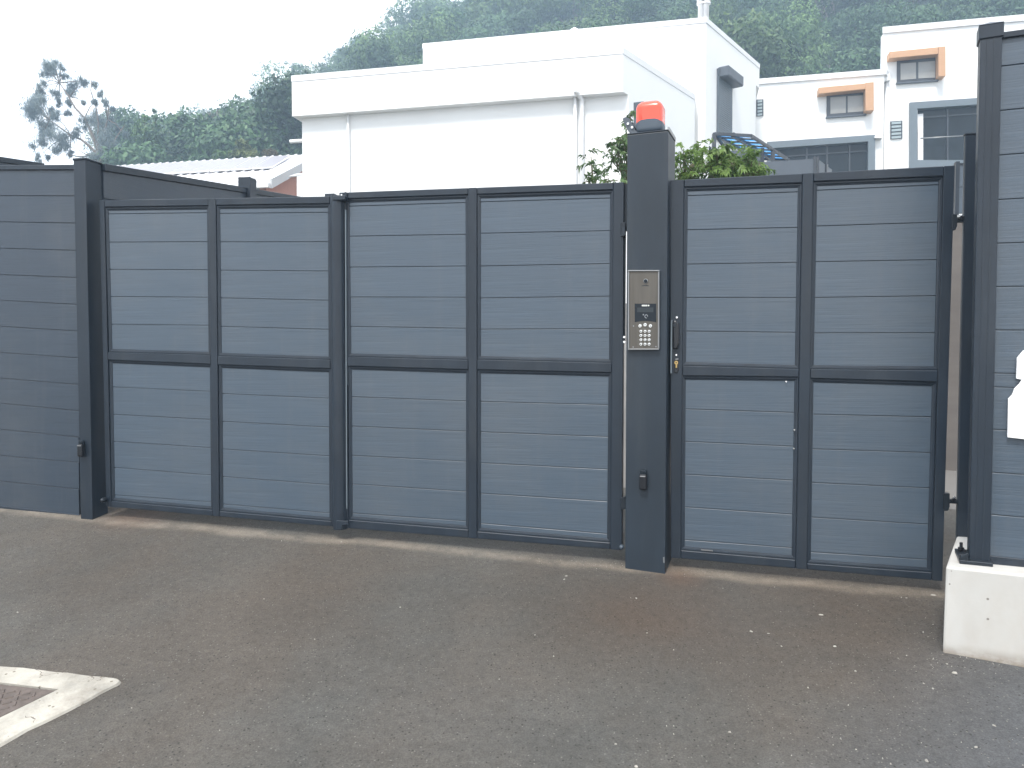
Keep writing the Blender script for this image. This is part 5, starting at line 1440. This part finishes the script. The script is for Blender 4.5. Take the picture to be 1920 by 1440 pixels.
# leafy shrubs with drooping pinnate leaves just behind the pillar
def shrub(label, D, tips, mk, seed, root_px, leaf=.034, dens=1.0, stem_h=None):
    rg = random.Random(seed)
    base = along(root_px, 400, D); zg = gz(base.x, base.y); O_ = Vector((base.x, base.y, zg))
    root = empty('shrub', O_, label, 'shrub')
    V = []; Fc = []; T = []
    sb = MB()
    crown = along(root_px, 335, D)
    sb.tube([O_ - ZUP * .05, O_.lerp(crown, .5) + Vector((.02, 0, 0)), crown - ZUP * .15], [.018, .014, .010], 6)
    def leaf_(p, d, nrm, s, tint):
        side = d.cross(nrm).normalized(); k = len(V)
        wd = s * .19
        tipv = d * s + Vector((0, 0, -.28 * s))
        V.extend([p, p + d * s * .35 + side * wd + nrm * .003, p + tipv, p + d * s * .35 - side * wd + nrm * .003])
        Fc.append((k, k + 1, k + 2, k + 3)); T.extend([tint] * 4)
    for (px, py, r) in tips:
        c = along(px, py, D + rg.uniform(-.18, .18)); R = r / F_PX * D
        st_ = crown - ZUP * .15; mid = st_.lerp(c, .5) + ZUP * .06
        sb.tube([st_, mid, c], [.008, .006, .003], 5)
        R *= 1.1
        for k in range(max(4, int(11 * dens * (R / .06)))):
            v = Vector((rg.gauss(0, 1), rg.gauss(0, 1), rg.gauss(0, 1))).normalized()
            p0 = c + v * R * rg.uniform(0, .95)
            hd = (v * .6 + Vector((rg.gauss(0, .6), rg.gauss(0, .6), rg.gauss(.15, .5)))).normalized()
            L = rg.uniform(.045, .085); n = rg.randint(3, 5); tint = min(1, max(0, rg.gauss(.5, .25)))
            pts = [p0 + hd * L * (i / n) + Vector((0, 0, -.4 * L * (i / n) ** 2)) for i in range(n + 1)]
            sb.tube([pts[0], pts[n]], [.0018, .001], 3)
            for i in range(1, n + 1):
                dr = (pts[i] - pts[i - 1]).normalized(); sd_ = dr.cross(Vector((rg.gauss(0, .4), rg.gauss(0, .4), 1))).normalized(); nr = sd_.cross(dr)
                for s_ in (-1, 1):
                    dd = (sd_ * s_ * rg.uniform(.5, 1) + dr * rg.uniform(.4, 1) + ZUP * rg.uniform(-.7, .2)).normalized()
                    leaf_(pts[i], dd, nr, leaf * rg.uniform(.8, 1.45), min(1, max(0, tint + rg.gauss(0, .12))))
            leaf_(pts[n], (pts[n] - pts[n - 1]).normalized(), ZUP, leaf * 1.2, tint)
    me = bpy.data.meshes.new('foliage'); me.from_pydata([tuple(v - O_) for v in V], [], Fc)
    at = me.attributes.new('tint', 'FLOAT', 'POINT'); at.data.foreach_set('value', np.array(T, dtype=np.float32))
    me.materials.append(M[mk]); mesh_obj('foliage', me, root)
    build('stem', sb.v, sb.f, M['stem'], root)
X5 = lambda x: 1080 + x / 5.333
Y5 = lambda y: 170 + y / 5.333
T5 = lambda L: [(X5(a), Y5(b), r) for a, b, r in L]
shrub('shrub with drooping leaves showing left of the pillar, its top beside the beacon', 5.6, T5([(545, 225, 11), (350, 510, 14), (470, 490, 12), (320, 600, 15), (400, 560, 16), (440, 650, 18), (350, 690, 15), (430, 740, 16), (480, 560, 14), (500, 400, 9), (460, 830, 12), (480, 700, 16), (490, 870, 14), (540, 300, 10), (520, 480, 12)]), 'leaf_bush_dark', 1, 1182, dens=.5)
shrub('small shrub sprig standing alone above the middle gate leaf', 5.3, T5([(150, 660, 11), (155, 740, 11), (160, 810, 10), (230, 860, 9), (330, 880, 11), (100, 905, 8), (420, 895, 9)]), 'leaf_bush_dark', 2, 1112, dens=.34)
shrub('twiggy shrub immediately right of the pillar', 5.6, T5([(1070, 590, 14), (1090, 660, 15), (1030, 700, 14), (1250, 570, 13), (1200, 640, 14), (1160, 700, 16), (1010, 790, 15), (1100, 780, 17), (1200, 790, 17), (1060, 850, 14), (1160, 860, 15), (1270, 660, 14), (1290, 770, 16), (1000, 850, 12)]), 'leaf_bush', 3, 1285, dens=.7)
shrub('bright green bushy shrub in the middle, before the screen wall', 5.45, T5([(1400, 620, 17), (1460, 610, 18), (1400, 700, 20), (1480, 690, 20), (1540, 670, 16), (1350, 760, 18), (1430, 790, 20), (1520, 780, 20), (1560, 720, 15), (1330, 840, 15), (1420, 860, 15), (1500, 850, 16), (1370, 650, 15)]), 'leaf_bush', 4, 1350, dens=1.1)
shrub('rightmost leafy shrub above the pedestrian gate', 5.7, T5([(1720, 660, 15), (1680, 700, 16), (1760, 700, 16), (1640, 770, 17), (1720, 770, 18), (1800, 760, 16), (1830, 800, 13), (1620, 840, 15), (1700, 840, 15), (1780, 830, 15), (1840, 730, 9)]), 'leaf_bush', 5, 1405, dens=.95)

# ------------------------------------------------------------------ air
def haze():
    b = MB()
    x0, x1, y0, y1, z0, z1 = -162, 172, -62, 177, -12, 84
    b.hexa([(x0, y0, z0), (x1, y0, z0), (x1, y1, z0), (x0, y1, z0), (x0, y0, z1), (x1, y0, z1), (x1, y1, z1), (x0, y1, z1)])
    m = bpy.data.materials.new('haze'); m.use_nodes = True; t = m.node_tree
    for n in list(t.nodes): t.nodes.remove(n)
    o = t.nodes.new('ShaderNodeOutputMaterial'); v = t.nodes.new('ShaderNodeVolumePrincipled')
    v.inputs['Color'].default_value = (.60, .79, 1, 1); v.inputs['Density'].default_value = .0034
    t.links.new(v.outputs[0], o.inputs['Volume'])
    ob = b.obj('haze', m, None); tag(ob, 'pale bluish haze in the air over the whole place', 'haze', kind='stuff')
haze()
